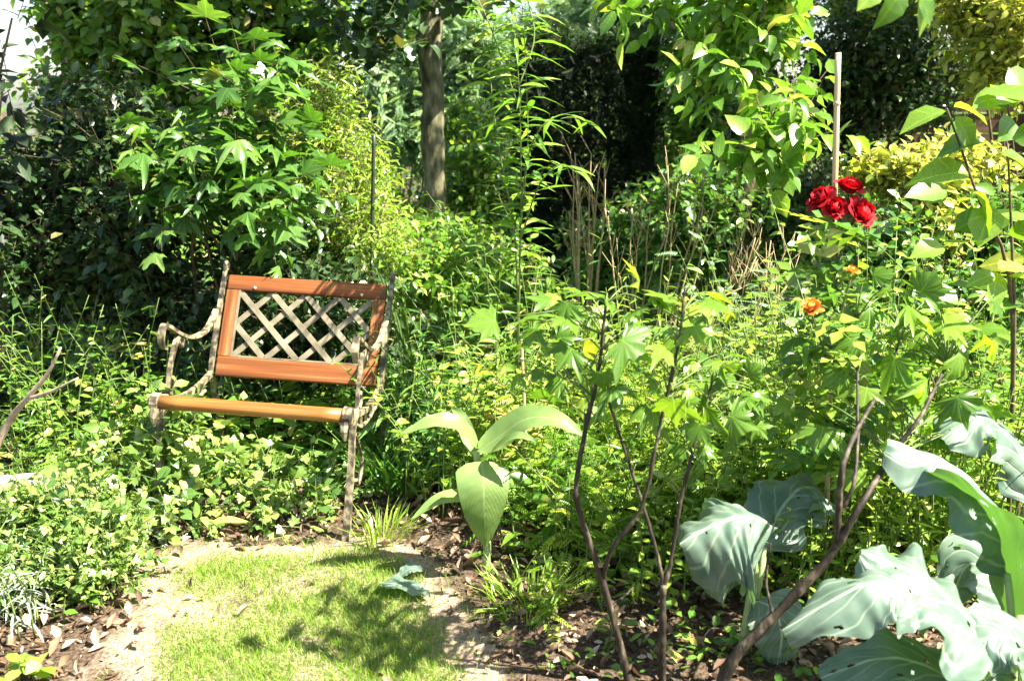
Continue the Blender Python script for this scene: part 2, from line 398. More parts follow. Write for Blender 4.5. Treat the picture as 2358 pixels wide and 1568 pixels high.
def single_mesh(tpl, mat):
    k = (tpl, mat.name)
    if k not in _single:
        v, f = T[tpl]; _single[k] = big_mesh('leaf_' + tpl, v, f, mat, None, luv=v)
    return _single[k]

# ------------------------------------------------------------------ plant builders
def lumps(c, r, n, k=.45):
    """clump centres spread over an ellipsoid, so a crown has lobes and gaps"""
    u = rnd(n); rr = .35 + .6 * rng.random(n)
    C = np.asarray(c) + u * rr[:, None] * np.asarray(r)
    R = np.asarray(r) * (k * (.7 + .6 * rng.random(n)))[:, None]
    return C, R
def sprig_leaves(C, R, n, L, k, size, up=.5, out=.6, droop=.25, lift=.8, wild=.5, zmin=.02):
    """n sprigs of k leaves on clumps (C, R): leaf positions, frames, sizes and twig segments"""
    C = np.atleast_2d(C); R = np.atleast_2d(R)
    w = (R.prod(1)) ** (2 / 3); w = w / w.sum()
    b = rng.choice(len(C), n, p=w); u = rnd(n); r = .45 + .55 * rng.random(n) ** .6
    p = C[b] + u * r[:, None] * R[b]
    d = nrm(u * out + np.array([0, 0, up]) + rng.normal(size=(n, 3)) * .4)
    Ls = L * (.6 + .7 * rng.random(n))
    tt = (np.arange(k) + .6) / k
    ref = nrm(np.cross(d, rnd(n))); ref2 = np.cross(d, ref)
    ph = rng.random(n) * 6.28
    pos = p[:, None] + d[:, None] * (Ls[:, None] * tt)[..., None]
    pos[..., 2] -= droop * (Ls[:, None] * tt ** 2) * .6
    a = ph[:, None] + np.arange(k) * 2.4 + rng.normal(size=(n, k)) * .3
    s = ref[:, None] * np.cos(a)[..., None] + ref2[:, None] * np.sin(a)[..., None]
    ld = s * .85 + d[:, None] * (.25 + .6 * tt)[None, :, None]
    ld[..., 2] -= droop
    pos = pos.reshape(-1, 3); ld = nrm(ld.reshape(-1, 3))
    N = len(pos)
    nn = nrm(np.array([0, 0, lift]) + SUN * .35 + rng.normal(size=(N, 3)) * wild)
    sz = size * (.65 + .6 * rng.random(N)) 
    ok = pos[:, 2] > zmin
    return pos[ok], frames(ld, nn)[ok], sz[ok], (p, p + d * Ls[:, None])
def plant(name, label, cat, base, leaves, stems=(), stem_mat=None, K=0, group=None, stem_name='stem', leaf_name='leaf', twigs=None, twig_mat=None):
    """leaves: list of (template or list of templates, material, pos, frames, sizes). The K leaves that show largest are parts, the rest one part."""
    base = np.asarray(base, float)
    root = empty(name, base, label, cat, group)
    for P, Rr in stems:
        mb = MB(); mb.tube(P, Rr); mb.build(stem_name, stem_mat, root, off=base)
    if twigs is not None and len(twigs[0]):
        a, b = twigs; n = len(a); d = nrm(b - a); x = nrm(np.cross(d, rnd(n))); y = np.cross(d, x); r = twigs_r
        ring = [x, -x * .5 + y * .87, -x * .5 - y * .87]
        V = np.stack([a + q * r for q in ring] + [b + q * r * .5 for q in ring], 1)
        f = np.array([(0, 1, 4), (0, 4, 3), (1, 2, 5), (1, 5, 4), (2, 0, 3), (2, 3, 5)])
        F = f[None] + (np.arange(n) * 6)[:, None, None]
        me = big_mesh('twigs', V.reshape(-1, 3) - base, F.reshape(-1, 3), twig_mat or M['stem_brown'])
        o = bpy.data.objects.new('twigs', me); col.objects.link(o); o.parent = root; o['kind'] = 'stuff'
    tot = sum(len(l[2]) for l in leaves)
    for tp, mat, pos, fr, sz in leaves:
        n = len(pos)
        if n == 0: continue
        kk = int(round(K * n / tot)); tps = tp if isinstance(tp, (list, tuple)) else [tp]
        which = rng.integers(0, len(tps), n)
        sel = np.zeros(n, bool)
        if kk:
            u, v, z = PR(pos)
            facing = np.abs(np.einsum('ij,ij->i', fr[:, :, 2], nrm(pos - _c)))
            sc = sz / z ** 1.5 * (.4 + facing) * ((u > 0) & (u < 2358) & (v > 0) & (v < 1568))
            idx = np.argsort(-sc)[:kk]; idx = idx[sc[idx] > 0]; sel[idx] = True
            for i in idx:
                o = bpy.data.objects.new(leaf_name, single_mesh(tps[which[i]], mat)); col.objects.link(o); o.parent = root
                m = np.eye(4); m[:3, :3] = fr[i] * sz[i]; m[:3, 3] = pos[i] - base
                o.matrix_basis = Matrix(m.tolist())
        for j, t in enumerate(tps):
            q = (~sel) & (which == j)
            scatter('foliage', t, pos[q], fr[q], sz[q], mat, parent=root, off=base)
    return root
twigs_r = .0022
def shrub(name, label, cat, base_px, blobs, tpl, mat, n, k, L, size, K=0, sub=8, subk=.45, stem_n=5, group=None, stem_mat=None, stem_r=.012, seed=None, **kw):
    """blobs: (px, py, Y, rx_px, ry_px, rdepth_m)"""
    C = []; R = []
    for (px, py, Y, rx, ry, rd) in blobs:
        c = W(px, py, Y); s = Y / FPX
        a, b = lumps(c, (rx * s, rd, ry * s), sub, subk); C.append(a); R.append(b)
    C = np.vstack(C); R = np.vstack(R)
    pos, fr, sz, tw = sprig_leaves(C, R, n, L, k, size, **kw)
    b0 = ground(W(base_px[0], base_px[1], base_px[2]))
    stems = []
    for i in range(stem_n):
        c = C[rng.integers(len(C))]; c = c.copy()
        b = b0 + np.array([rng.normal() * .06, rng.normal() * .06, -.02])
        m = b * .5 + c * .5 + np.array([rng.normal() * .06, rng.normal() * .06, .1])
        stems.append((smooth_path([b, m, c], 7), np.linspace(stem_r, stem_r * .35, 7)))
    return plant(name, label, cat, b0, [(tpl, mat, pos, fr, sz)], stems, stem_mat or M['stem_brown'], K, group, twigs=tw)
def weed_leaves(B, H, per, size, lean=.25, spread=.9, droop=.2, taper=.5, start=.15, stem_top=1.0):
    """upright stems at base points B with height H and leaves spiralling up them"""
    P = []; D = []; S = []; stems = []
    for b, h in zip(B, H):
        ln = rng.normal(size=2) * lean * h
        q = smooth_path([b, b + np.array([ln[0] * .25, ln[1] * .25, h * .5]), b + np.array([ln[0], ln[1], h * .97])], 8)
        stems.append(q)
        m = per; t = start + (1 - start) * (np.arange(m) + rng.random(m) * .6) / m
        i = np.minimum((t * 7).astype(int), 6); f = (t * 7 - i)[:, None]
        p = q[i] * (1 - f) + q[i + 1] * f
        a = np.arange(m) * 2.4 + rng.random() * 6 + rng.normal(size=m) * .3
        d = np.stack([np.cos(a) * spread, np.sin(a) * spread, .55 * t - droop + rng.normal(size=m) * .15], 1)
        P.append(p); D.append(d); S.append(size * (1 - taper * t) * (.75 + .5 * rng.random(m)))
    P = np.vstack(P); D = nrm(np.vstack(D)); S = np.concatenate(S)
    nn = nrm(np.array([0, 0, 1.0]) + SUN * .2 + rng.normal(size=(len(P), 3)) * .35)
    return P, frames(D, nn), S, stems
def weeds(name, label, cat, pts, h, tpl, mat, per, size, K=0, group=None, stem_mat=None, r=.0035, stem_name='stem', **kw):
    """pts: list of ground base points"""
    pts = np.array(pts); pts = np.array([ground(p) for p in pts])
    H = h * (.7 + .5 * rng.random(len(pts)))
    P, fr, S, st = weed_leaves(pts, H, per, size, **kw)
    ok = P[:, 2] > .01
    return plant(name, label, cat, pts.mean(0), [(tpl, mat, P[ok], fr[ok], S[ok])], [(q, np.linspace(r, r * .4, 8)) for q in st], stem_mat or M['stem_green'], K, group, stem_name=stem_name)
def disk(px, Y, rx, ry, n):
    """n ground points round the ground point at pixel column px and distance Y"""
    c = W(px, 900, Y); a = rng.random(n) * 6.283; r = np.sqrt(rng.random(n))
    return np.stack([c[0] + np.cos(a) * r * rx, Y + np.sin(a) * r * ry, np.zeros(n)], 1)

def blade_leaf(name, mid, width, mat, parent, off, normal=(0, 0, 1), prof='ovate', cup=.15, wave=0., nwave=5, lobes=0., n=22, m=5, fold=0., twist=0.0, pucker=0., holes=0, seed=0):
    """a single large leaf swept along a midrib: width profile, cup, ruffled edges"""
    r = np.random.default_rng(seed)
    mid = smooth_path(mid, n); Tn = nrm(np.gradient(mid, axis=0)); t = np.linspace(0, 1, n)
    if prof == 'ovate': w = np.sin(np.pi * np.clip(t, 0, 1) ** .75) ** .8
    elif prof == 'heart': w = np.minimum(1, (t / .16 + .35) ** .6) * np.clip(1 - t ** 2.6, 0, 1) ** .8
    elif prof == 'broad': w = np.clip(np.sin(np.pi * np.clip(.12 + t * .86, 0, 1)) ** .55, 0, 1) * np.minimum(1, t * 6 + .1)
    else: w = np.clip(np.minimum(1, t * 5 + .25) * (1 - t ** 3), 0, 1)
    ph = r.random(4) * 6.28
    V = []; uv = []
    nh = np.asarray(normal, float)
    for i in range(n):
        y = Tn[i]; x = nrm(np.cross(y, nh)); z = np.cross(x, y)
        if twist:
            a = twist * t[i]; x, z = x * math.cos(a) + z * math.sin(a), z * math.cos(a) - x * math.sin(a)
        for j in range(-m, m + 1):
            u = j / m; s = 0 if j < 0 else 1
            ww = w[i] * width * .5 * (1 + lobes * math.sin(t[i] * nwave * 4.1 + ph[s]) + lobes * .5 * math.sin(t[i] * nwave * 9 + ph[s + 2]) + lobes * .3 * math.sin(t[i] * nwave * 23 + ph[s]))
            zz = cup * abs(u) ** 1.5 * width * .5 + wave * width * abs(u) ** 2.2 * math.sin(t[i] * nwave * 6.28 + ph[s] + 1.5 * u) + fold * width * .02 * math.sin(t[i] * 60 - abs(u) * 9)
            zz += pucker * width * math.sin(t[i] * 34 + ph[s] - abs(u) * 8) * math.sin(abs(u) * 6 + ph[s + 2] * .3) * (.3 + abs(u))
            V.append(mid[i] + x * u * ww + z * zz); uv.append((.5 + .5 * u, t[i]))
    k = 2 * m + 1; F = []
    for i in range(n - 1):
        for j in range(k - 1):
            F.append((i * k + j, i * k + j + 1, (i + 1) * k + j + 1, (i + 1) * k + j))
    if holes:
        U = np.asarray(uv); hc = np.column_stack([r.random(holes), r.uniform(.15, .95, holes)]); hr = r.uniform(.006, .035, holes)
        F = [f for f in F if all(math.hypot((U[f[0]][0] - h[0]) * (1 + .4 * math.sin(i * 3 + U[f[0]][1] * 50)), (U[f[0]][1] - h[1]) * 1.4) > q for i, (h, q) in enumerate(zip(hc, hr)))]
    return mesh_obj(name, V, F, mat, parent, True, off=off, uv=uv)

# ================================================================== SETTING
lawn_px = [(300, 1640), (330, 1520), (360, 1400), (385, 1300), (480, 1275), (640, 1268), (740, 1262), (820, 1252), (890, 1262), (960, 1300), (1000, 1370), (1040, 1450), (1090, 1560), (1120, 1640)]
lawn = np.array([G(*p)[:2] for p in lawn_px])
lawn = np.vstack([[lawn[0][0] - .05, 1.2], lawn, [lawn[-1][0] + .05, 1.2]])
def inside(P, poly):
    x, y = P[:, 0], P[:, 1]; r = np.zeros(len(P), bool); n = len(poly)
    for i in range(n):
        x1, y1 = poly[i]; x2, y2 = poly[(i + 1) % n]
        c = ((y1 > y) != (y2 > y)) & (x < (x2 - x1) * (y - y1) / (y2 - y1 + 1e-12) + x1); r ^= c
    return r
def edge_dist(P, poly):
    d = np.full(len(P), 9.0); n = len(poly)
    for i in range(n):
        a = poly[i]; b = poly[(i + 1) % n]; ab = b - a
        t = np.clip(((P - a) @ ab) / (ab @ ab), 0, 1); d = np.minimum(d, np.linalg.norm(P - a - t[:, None] * ab, axis=1))
    return d
# ground sheet: fine near the camera, reaching to the horizon
gx = np.unique(np.concatenate([np.linspace(-150, -4, 14), np.linspace(-4, 4, 161), np.linspace(4, 150, 14)]))
gy = np.unique(np.concatenate([np.linspace(-60, 1, 8), np.linspace(1, 7, 121), np.linspace(7, 260, 20)]))
XX, YY = np.meshgrid(gx, gy); P2 = np.stack([XX.ravel(), YY.ravel()], 1)
near = np.exp(-(np.maximum(0, np.abs(P2[:, 0]) - 3) ** 2)) * np.exp(-(np.maximum(0, P2[:, 1] - 6) ** 2))
ZZ = gz(P2[:, 0], P2[:, 1]) + near * (rng.random(len(P2)) - .5) * .008
nx = len(gx); F = [(j * nx + i, j * nx + i + 1, (j + 1) * nx + i + 1, (j + 1) * nx + i) for j in range(len(gy) - 1) for i in range(nx - 1)]
m, N, L, out = new_mat('garden_soil')
at = N.new('ShaderNodeAttribute'); at.attribute_name = 'dry'
tc = N.new('ShaderNodeTexCoord'); n1 = N.new('ShaderNodeTexNoise'); n1.inputs['Scale'].default_value = 9; n1.inputs['Detail'].default_value = 8
n2 = N.new('ShaderNodeTexNoise'); n2.inputs['Scale'].default_value = 90; n2.inputs['Detail'].default_value = 6
L.new(tc.outputs['Object'], n1.inputs['Vector']); L.new(tc.outputs['Object'], n2.inputs['Vector'])
r1 = ramp(N, [(.3, (.03, .021, .014)), (.5, (.07, .05, .034)), (.72, (.15, .105, .07))]); L.new(n2.outputs['Fac'], r1.inputs[0])
r2 = ramp(N, [(.3, (.20, .14, .095)), (.55, (.33, .25, .18)), (.75, (.46, .37, .29))]); L.new(n2.outputs['Fac'], r2.inputs[0])
ma = N.new('ShaderNodeMath'); ma.operation = 'ADD'; L.new(at.outputs['Fac'], ma.inputs[0])
ms = N.new('ShaderNodeMath'); ms.operation = 'MULTIPLY_ADD'; ms.inputs[1].default_value = 1.2; ms.inputs[2].default_value = -.6; L.new(n1.outputs['Fac'], ms.inputs[0]); L.new(ms.outputs[0], ma.inputs[1])
mr = N.new('ShaderNodeMapRange'); mr.inputs['From Min'].default_value = .3; mr.inputs['From Max'].default_value = .6; L.new(ma.outputs[0], mr.inputs['Value'])
mx = N.new('ShaderNodeMix'); mx.data_type = 'RGBA'; L.new(mr.outputs[0], mx.inputs[0]); L.new(r1.outputs[0], mx.inputs[6]); L.new(r2.outputs[0], mx.inputs[7])
p = N.new('ShaderNodeBsdfPrincipled'); p.inputs['Roughness'].default_value = .95; p.inputs['Specular IOR Level'].default_value = .1; L.new(mx.outputs[2], p.inputs['Base Color'])
bm_ = N.new('ShaderNodeBump'); bm_.inputs['Strength'].default_value = .8; bm_.inputs['Distance'].default_value = .015; L.new(n2.outputs['Fac'], bm_.inputs['Height']); L.new(bm_.outputs[0], p.inputs['Normal'])
L.new(p.outputs[0], out.inputs[0]); M['soil'] = m
go = mesh_obj('ground', np.column_stack([P2, ZZ]), F, M['soil'], smooth=True); go['kind'] = 'structure'
ins = inside(P2, lawn); ed = edge_dist(P2, lawn)
dry = np.where(ins, .62, np.clip(.72 - ed * np.where(P2[:, 0] < -.9, 2.8, 5.0), 0, 1)); dry = np.where((P2[:, 1] > 3.35) & ~ins, dry * .3, dry)
a = go.data.attributes.new('dry', 'FLOAT', 'POINT'); a.data.foreach_set('value', dry.astype(np.float32))

# lawn blades
def noise2(P, s, k):
    return sum(np.sin(P @ np.array([math.cos(a), math.sin(a)]) * s * f + k * (i + 1) * 1.7) for i, (a, f) in enumerate(((0.3, 1), (1.4, 1.3), (2.5, .8), (0.9, 2.1), (2.0, 1.9)))) / 5
Q = np.stack([rng.uniform(-1.6, .3, 260000), rng.uniform(1.3, 3.35, 260000)], 1)
e = edge_dist(Q, lawn); k = inside(Q, lawn)
dens = np.clip(.95 + .95 * noise2(Q, 7, 2.0) + .4 * noise2(Q, 19, 4.0), .12, 1) * np.clip(e / .12, .12, 1)
keep = k & (rng.random(len(Q)) < dens) | ((~k) & (e < .10) & (rng.random(len(Q)) < .06))
Q = Q[keep]; n = len(Q)
pos = np.column_stack([Q, gz(Q[:, 0], Q[:, 1]) - .002])
d = nrm(np.column_stack([rng.normal(size=(n, 2)) * .45, np.ones(n)])); nn = rnd(n)
o = scatter('lawn_grass', 'blade', pos, frames(d, nn), .014 + .022 * rng.random(n), M['grass'])
tag(o, 'short sunlit patch of thin lawn grass in front of the chair', 'grass', kind='stuff')

# dead leaves on the soil
n = 16000
Q = np.stack([rng.uniform(-2.4, 2.2, n), rng.uniform(1.9, 4.2, n)], 1)
e = edge_dist(Q, lawn); k = inside(Q, lawn)
kp = (~k & (rng.random(n) < np.clip(.15 + e * 3, 0, 1))) | (k & (rng.random(n) < .05)); Q = Q[kp]; n = len(Q)
pos = np.column_stack([Q, gz(Q[:, 0], Q[:, 1]) + .004 + .01 * rng.random(n)])
a = rng.random(n) * 6.283
d = np.column_stack([np.cos(a), np.sin(a), rng.normal(size=n) * .35]); nn = nrm(np.array([0, 0, 1]) + rng.normal(size=(n, 3)) * .6)
o = scatter('leaf_litter', t_ovate(.5, .9, -.35, ((.2, .7), (.45, 1.0), (.75, .6))), pos, frames(d, nn), .010 + .045 * rng.random(n) ** 2.2, M['litter'])
tag(o, 'brown dead leaves and bark scattered over the bare soil', 'leaf litter', kind='stuff')

n = 5200
Q = np.stack([rng.uniform(-.1, 2.0, n), rng.uniform(1.95, 3.2, n)], 1)
Q = Q[(~inside(Q, lawn)) & (edge_dist(Q, lawn) > .1) & (rng.random(n) < np.clip(.1 + 1.3 * noise2(Q, 9, 5), 0, 1))]; n = len(Q)
pos = np.column_stack([Q, gz(Q[:, 0], Q[:, 1]) + .01 + .06 * rng.random(n) ** 2]); a = rng.random(n) * 6.283
o = scatter('seedlings', 'ovate', pos, frames(np.column_stack([np.cos(a), np.sin(a), .3 + rng.normal(size=n) * .3]), nrm(np.array([0, 0, 1]) + rng.normal(size=(n, 3)) * .4)), .015 + .03 * rng.random(n), M['fresh'])
tag(o, 'tiny green seedlings scattered over the soil at the right', 'seedlings', kind='stuff')
# ================================================================== CHAIR
def build_chair():
    root = empty('garden_chair', (-.90, 3.275, .0155), 'weathered garden chair with orange wooden lattice back and cast iron sides', 'chair')
    root.rotation_euler = (0, .0513, -.0795)
    bb, zb, bt, zt = .4644, .3943, .6415, .761
    ln = math.hypot(bt - bb, zt - zb); uy, uz = (bt - bb) / ln, (zt - zb) / ln
    def B(a, b, n): return (a, bb + uy * b - uz * n, zb + uz * b + uy * n)       # n toward the sitter
    def slab(name, poly, n0, n1, mat, parent=root, bev=.003):
        V = [B(a, b, n0) for a, b in poly] + [B(a, b, n1) for a, b in poly]; k = len(poly)
        F = [tuple(range(k))[::-1], tuple(range(k, 2 * k))] + [(i, (i + 1) % k, k + (i + 1) % k, k + i) for i in range(k)]
        o = mesh_obj(name, V, F, mat, parent)
        if bev:
            md = o.modifiers.new('bevel', 'BEVEL'); md.width = bev; md.segments = 2
        return o
    def rect(a0, a1, b0, b1): return [(a0, b0), (a1, b0), (a1, b1), (a0, b1)]
    tr = slab('top_rail', rect(-.318, .318, .347, .407), -.014, .016, M['rail'], bev=.005)
    slab('bottom_rail', rect(-.318, .318, 0, .076), -.014, .016, M['rail'], bev=.005)
    slab('stile', rect(-.318, -.270, .0765, .3465), -.013, .015, M['rail_v'])
    slab('stile', rect(.270, .318, .0765, .3465), -.013, .015, M['rail_v'])
    for a in (-.205, .225):
        mb = MB(); mb.tube([B(a, .358, .014), B(a, .358, .021)], .006, 8); mb.build('bolt', M['brass'], tr)
    # lattice slats clipped to the opening
    A0, A1, B0, B1 = -.2695, .2695, .0768, .3462; pch = (A1 - A0) / 4; h = B1 - B0
    def clip(x0, x1):
        t0, t1 = 0.0, 1.0; dx = x1 - x0
        for s, lim in ((1, A1), (-1, -A0)):
            d = s * dx; q = lim - s * x0
            if abs(d) < 1e-9: continue
            t = q / d
            if d > 0: t1 = min(t1, t)
            else: t0 = max(t0, t)
        return t0, t1
    hw = .0115
    for sgn, n0, n1 in ((1, .0015, .0085), (-1, -.0065, .0005)):
        for k in range(-2, 7):
            x0 = A0 + pch * k; x1 = x0 + sgn * 2 * pch
            t0, t1 = clip(x0, x1)
            if t1 - t0 < .12: continue
            p0 = np.array([x0 + (x1 - x0) * t0, B1 - h * t0]); p1 = np.array([x0 + (x1 - x0) * t1, B1 - h * t1])
            d = nrm(p1 - p0); s = np.array([-d[1], d[0]]) * hw
            p0 = p0 + d * .007; p1 = p1 - d * .007
            slab('lattice_slat', [tuple(p0 - s), tuple(p1 - s), tuple(p1 + s), tuple(p0 + s)], n0, n1, M['lattice'], bev=.001)
    slab('bead', rect(A0 + .0005, A0 + .009, B0, B1), .009, .0145, M['lattice'], bev=0)
    slab('bead', rect(A0 + .010, A1 - .001, B0 - .0002, B0 + .006), .009, .0145, M['lattice'], bev=0)
    # front bar of the seat (the other slats are gone)
    bar = MB(); P = smooth_path([(-.325, -.049, .440), (0, -.050, .440), (.325, -.049, .440)], 9); bar.tube(P, .0265, 12, ax=(0, 0, 1), flat=.92); bar.build('seat_bar', M['bar'], root)
    # cast side frames
    for sx in (-1, 1):
        x = sx * .337; X = (1, 0, 0)
        def pt(L_): return [(x + sx * dx, y, z) for (y, z, *q) in L_ for dx in (q[0] if q else 0,)]
        f = MB(); f.tube(smooth_path(pt([(.66, -.03), (.575, .14), (.505, .30), (.478, .42), (.535, .56), (.60, .69), (.648, .775)]), 22), np.linspace(.0225, .018, 22), 4, ax=X, flat=.62)
        th = np.linspace(0, 2 * math.pi, 13)
        f.tube([(x, .655 + .017 * math.cos(t), .795 + .017 * math.sin(t)) for t in th], .0075, 6, ax=None)
        sf = f.build('side_frame', M['iron'], root, smooth=False)
        g = MB(); g.tube(smooth_path(pt([(.058, .600), (.030, .612), (.020, .650), (.045, .684), (.085, .672), (.17, .628), (.27, .592), (.37, .580), (.45, .592), (.535, .640)]), 30), np.concatenate([np.linspace(.006, .009, 8), np.full(22, .0085)]), 4, ax=X, flat=1.9); g.build('armrest', M['iron'], sf, smooth=False)
        g = MB(); g.tube(smooth_path(pt([(.165, .622), (.125, .585), (.085, .52), (.065, .455), (.062, .425)]), 16), np.linspace(.0165, .0115, 16), 4, ax=X, flat=.6)
        g.tube(smooth_path(pt([(.165, .600), (.19, .575), (.205, .59), (.20, .61)]), 8), .007, 6, ax=X)
        g.tube(smooth_path(pt([(.075, .430), (.11, .43), (.125, .455), (.115, .475), (.098, .47)]), 10), .007, 6, ax=X)
        g.build('arm_support', M['iron'], sf, smooth=False)
        g = MB(); g.tube(smooth_path(pt([(.045, .43), (.01, .40), (-.005, .33), (-.02, .22), (-.05, .10), (-.081, -.035)]), 18), np.concatenate([np.linspace(.021, .016, 6), np.linspace(.016, .021, 12)]), 4, ax=X, flat=.85); g.build('front_leg', M['iron'], sf, smooth=False)
        g = MB(); g.tube(smooth_path(pt([(-.02, .425), (.10, .405), (.22, .385), (.35, .385), (.485, .405)]), 14), .014, 4, ax=X, flat=.95)
        g.tube(smooth_path(pt([(.06, .375), (.13, .345), (.26, .335), (.40, .35)]), 10), .007, 6, ax=X)
        for yy in (.12, .20, .28, .36): g.tube(pt([(yy, .395), (yy + .01, .34)]), .006, 6)
        g.tube(smooth_path(pt([(.02, .36), (.10, .28), (.15, .20), (.11, .14), (.06, .17)]), 14), .0075, 6, ax=X)
        g.build('seat_bracket', M['iron'], sf, smooth=False)
        # cap that grips the bar end, with a hanging tip
        g = MB(); a = [(x - sx * .022, -.049, .440), (x - sx * .018, -.049, .440), (x + sx * .006, -.049, .440), (x + sx * .010, -.049, .440)]
        g.tube(a, [.0280, .0320, .0320, .027], 14, ax=(0, 0, 1))
        g.tube([(x - sx * .012, -.072, .425), (x - sx * .010, -.082, .395), (x - sx * .009, -.078, .362)], [.016, .014, .006], 7)
        g.build('bar_cap', M['iron'], sf, smooth=False)
    return root
build_chair()

# ================================================================== BACKGROUND PLANTING
# far hedge closing the garden
xs = rng.uniform(-10, 10, 130); ys = rng.uniform(11, 14, 130); zs = rng.uniform(.2, .75, 130) + .25 * (xs > -3)
C = np.column_stack([xs, ys, zs]); R = np.tile([.9, .8, .8], (130, 1))
pos, fr, sz, tw = sprig_leaves(C, R, 8000, .22, 5, .095)
o = scatter('far_hedge', 'rhomb', pos, fr, sz, M['mid']); tag(o, 'dense green hedge mass closing the far end of the garden', 'hedge', kind='stuff')

# clipped dark hedge block
def dark_hedge():
    Y0, Y1 = 7.6, 8.9; xa = W(1205, 300, 7.6)[0]; xb = W(1520, 300, 7.6)[0]; zt = 1.98
    n = 15000
    p = np.column_stack([rng.uniform(xa, xb, n), rng.uniform(Y0, Y1, n), rng.uniform(.05, zt, n)])
    # pull towards the faces
    f = rng.integers(0, 5, n)
    dp = np.abs(rng.normal(size=n)) * .07
    p[f == 0, 1] = Y0 + dp[f == 0]; p[f == 1, 0] = xa + dp[f == 1]; p[f == 2, 0] = xb - dp[f == 2]
    p[(f == 3), 2] = zt - dp[f == 3]; p[f == 4, 1] = Y0 + dp[f == 4] * 2
    p += rng.normal(size=p.shape) * .045 + np.column_stack([np.zeros(n), np.zeros(n), .05 * np.sin(p[:, 0] * 9) * (p[:, 2] / zt)])
    d = nrm(rng.normal(size=(n, 3)) + np.array([0, -.4, .4])); nn = nrm(rng.normal(size=(n, 3)) + np.array([0, -.5, .5]))
    top = p[:, 2] > zt - .14  # sunlit top put into the colour: greener leaves than on the sides
    sz = .05 + .05 * rng.random(n)
    b = np.array([(xa + xb) / 2, 8.2, 0]); b = ground(b)
    stems = [(np.array([[x, y, -.02], [x + .05, y, .8], [x, y + .05, 1.7]]), np.array([.03, .024, .01])) for x, y in zip(np.linspace(xa + .15, xb - .15, 5), (8.0, 8.3, 8.1, 8.4, 8.2))]
    fr_ = frames(d, nn)
    return plant('clipped_hedge', 'tall clipped hedge block, almost black, with a square top coloured sunlit green', 'hedge', b,
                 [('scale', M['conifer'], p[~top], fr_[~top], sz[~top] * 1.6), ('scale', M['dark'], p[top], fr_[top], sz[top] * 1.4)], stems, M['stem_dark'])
dark_hedge()

# trees: trunk, limbs, crown
def tree(name, label, base, trunk, r0, limbs, blobs, tpl, mat, n, k, L, size, bark, K=0, sub=9, **kw):
    base = np.asarray(base); root = empty(name, base, label, 'tree')
    t = MB(); P = smooth_path(trunk, 26) + np.column_stack([.008 * np.sin(np.arange(26) * .8), .006 * np.cos(np.arange(26) * .6), np.zeros(26)]); t.tube(P, np.linspace(r0, r0 * .95, 26) * (1 + .05 * rng.normal(size=26)), 12); tk = t.build('trunk', bark, root, off=base)
    for lp, r in limbs:
        q = MB(); P = smooth_path(lp, 9); q.tube(P, np.linspace(r, r * .3, 9), 7); q.build('limb', bark, tk, off=base)
    C = []; R = []
    for c, r in blobs:
        a, b = lumps(c, r, sub); C.append(a); R.append(b)
    pos, fr, sz, tw = sprig_leaves(np.vstack(C), np.vstack(R), n, L, k, size, **kw)
    sel = np.zeros(len(pos), bool)
    if K:
        u, v, z = PR(pos); sc = sz / z * ((u > 0) & (u < 2358) & (v > 0) & (v < 1568)); idx = np.argsort(-sc)[:K]; idx = idx[sc[idx] > 0]; sel[idx] = True
    q = ~sel
    cr = scatter('crown', tpl, pos[q], fr[q], sz[q], mat, parent=root, off=base, kind=None)
    for i in np.nonzero(sel)[0]:
        o = bpy.data.objects.new('leaf', single_mesh(tpl, mat)); col.objects.link(o); o.parent = cr
        m = np.eye(4); m[:3, :3] = fr[i] * sz[i]; m[:3, 3] = pos[i] - base; o.matrix_basis = Matrix(m.tolist())
    a, b = tw; nn_ = len(a); d = nrm(b - a); x = nrm(np.cross(d, rnd(nn_))); y = np.cross(d, x); r = .003
    V = np.stack([a + q_ * r for q_ in (x, -x * .5 + y * .87, -x * .5 - y * .87)] + [b], 1); f = np.array([(0, 1, 3), (1, 2, 3), (2, 0, 3)])
    me = big_mesh('twigs', V.reshape(-1, 3) - base, (f[None] + (np.arange(nn_) * 4)[:, None, None]).reshape(-1, 3), bark)
    o = bpy.data.objects.new('twigs', me); col.objects.link(o); o.parent = cr; o['kind'] = 'stuff'
    return root
# bare-trunked tree in the middle
tb = W(1008, 600, 6.2); tb = ground(tb)
tp = [tb - [0, 0, .05], W(1000, 380, 6.2), W(997, 250, 6.2), W(990, 120, 6.2), W(1000, 0, 6.2), W(1003, -160, 6.2) , W(985, -300, 6.2)]
top = tp[-1]
tree('garden_tree', 'slim grey trunked tree standing behind the chair, trunk bare in view', tb, tp, .072,
     [([top - [0, 0, .3], top + [-.6, -.8, .5], top + [-1.0, -1.5, .8]], .04), ([top, top + [.7, -.5, .5], top + [1.1, -1.2, .7]], .04), ([top, top + [.1, .6, .8], top + [.2, 1.0, 1.4]], .045), ([top - [0, 0, .2], top + [-.8, .3, .5], top + [-1.6, .2, .9]], .035)],
     [((-.7, 4.5, 3.2), (1.0, .8, .5)), ((-.5, 6.3, 3.9), (1.2, .9, .6)), (W(820, 90, 5.6), (.25, .4, .22)), (W(920, -10, 5.8), (.25, .3, .09)), (W(1060, -20, 5.8), (.22, .3, .10)), (W(1500, 40, 6.4), (.20, .3, .12))],  # first clump: crown out of view, leaned forward to shade the left shrubs
     'broad', M['dark'], 1200, 6, .24, .085, M['bark'], K=60)
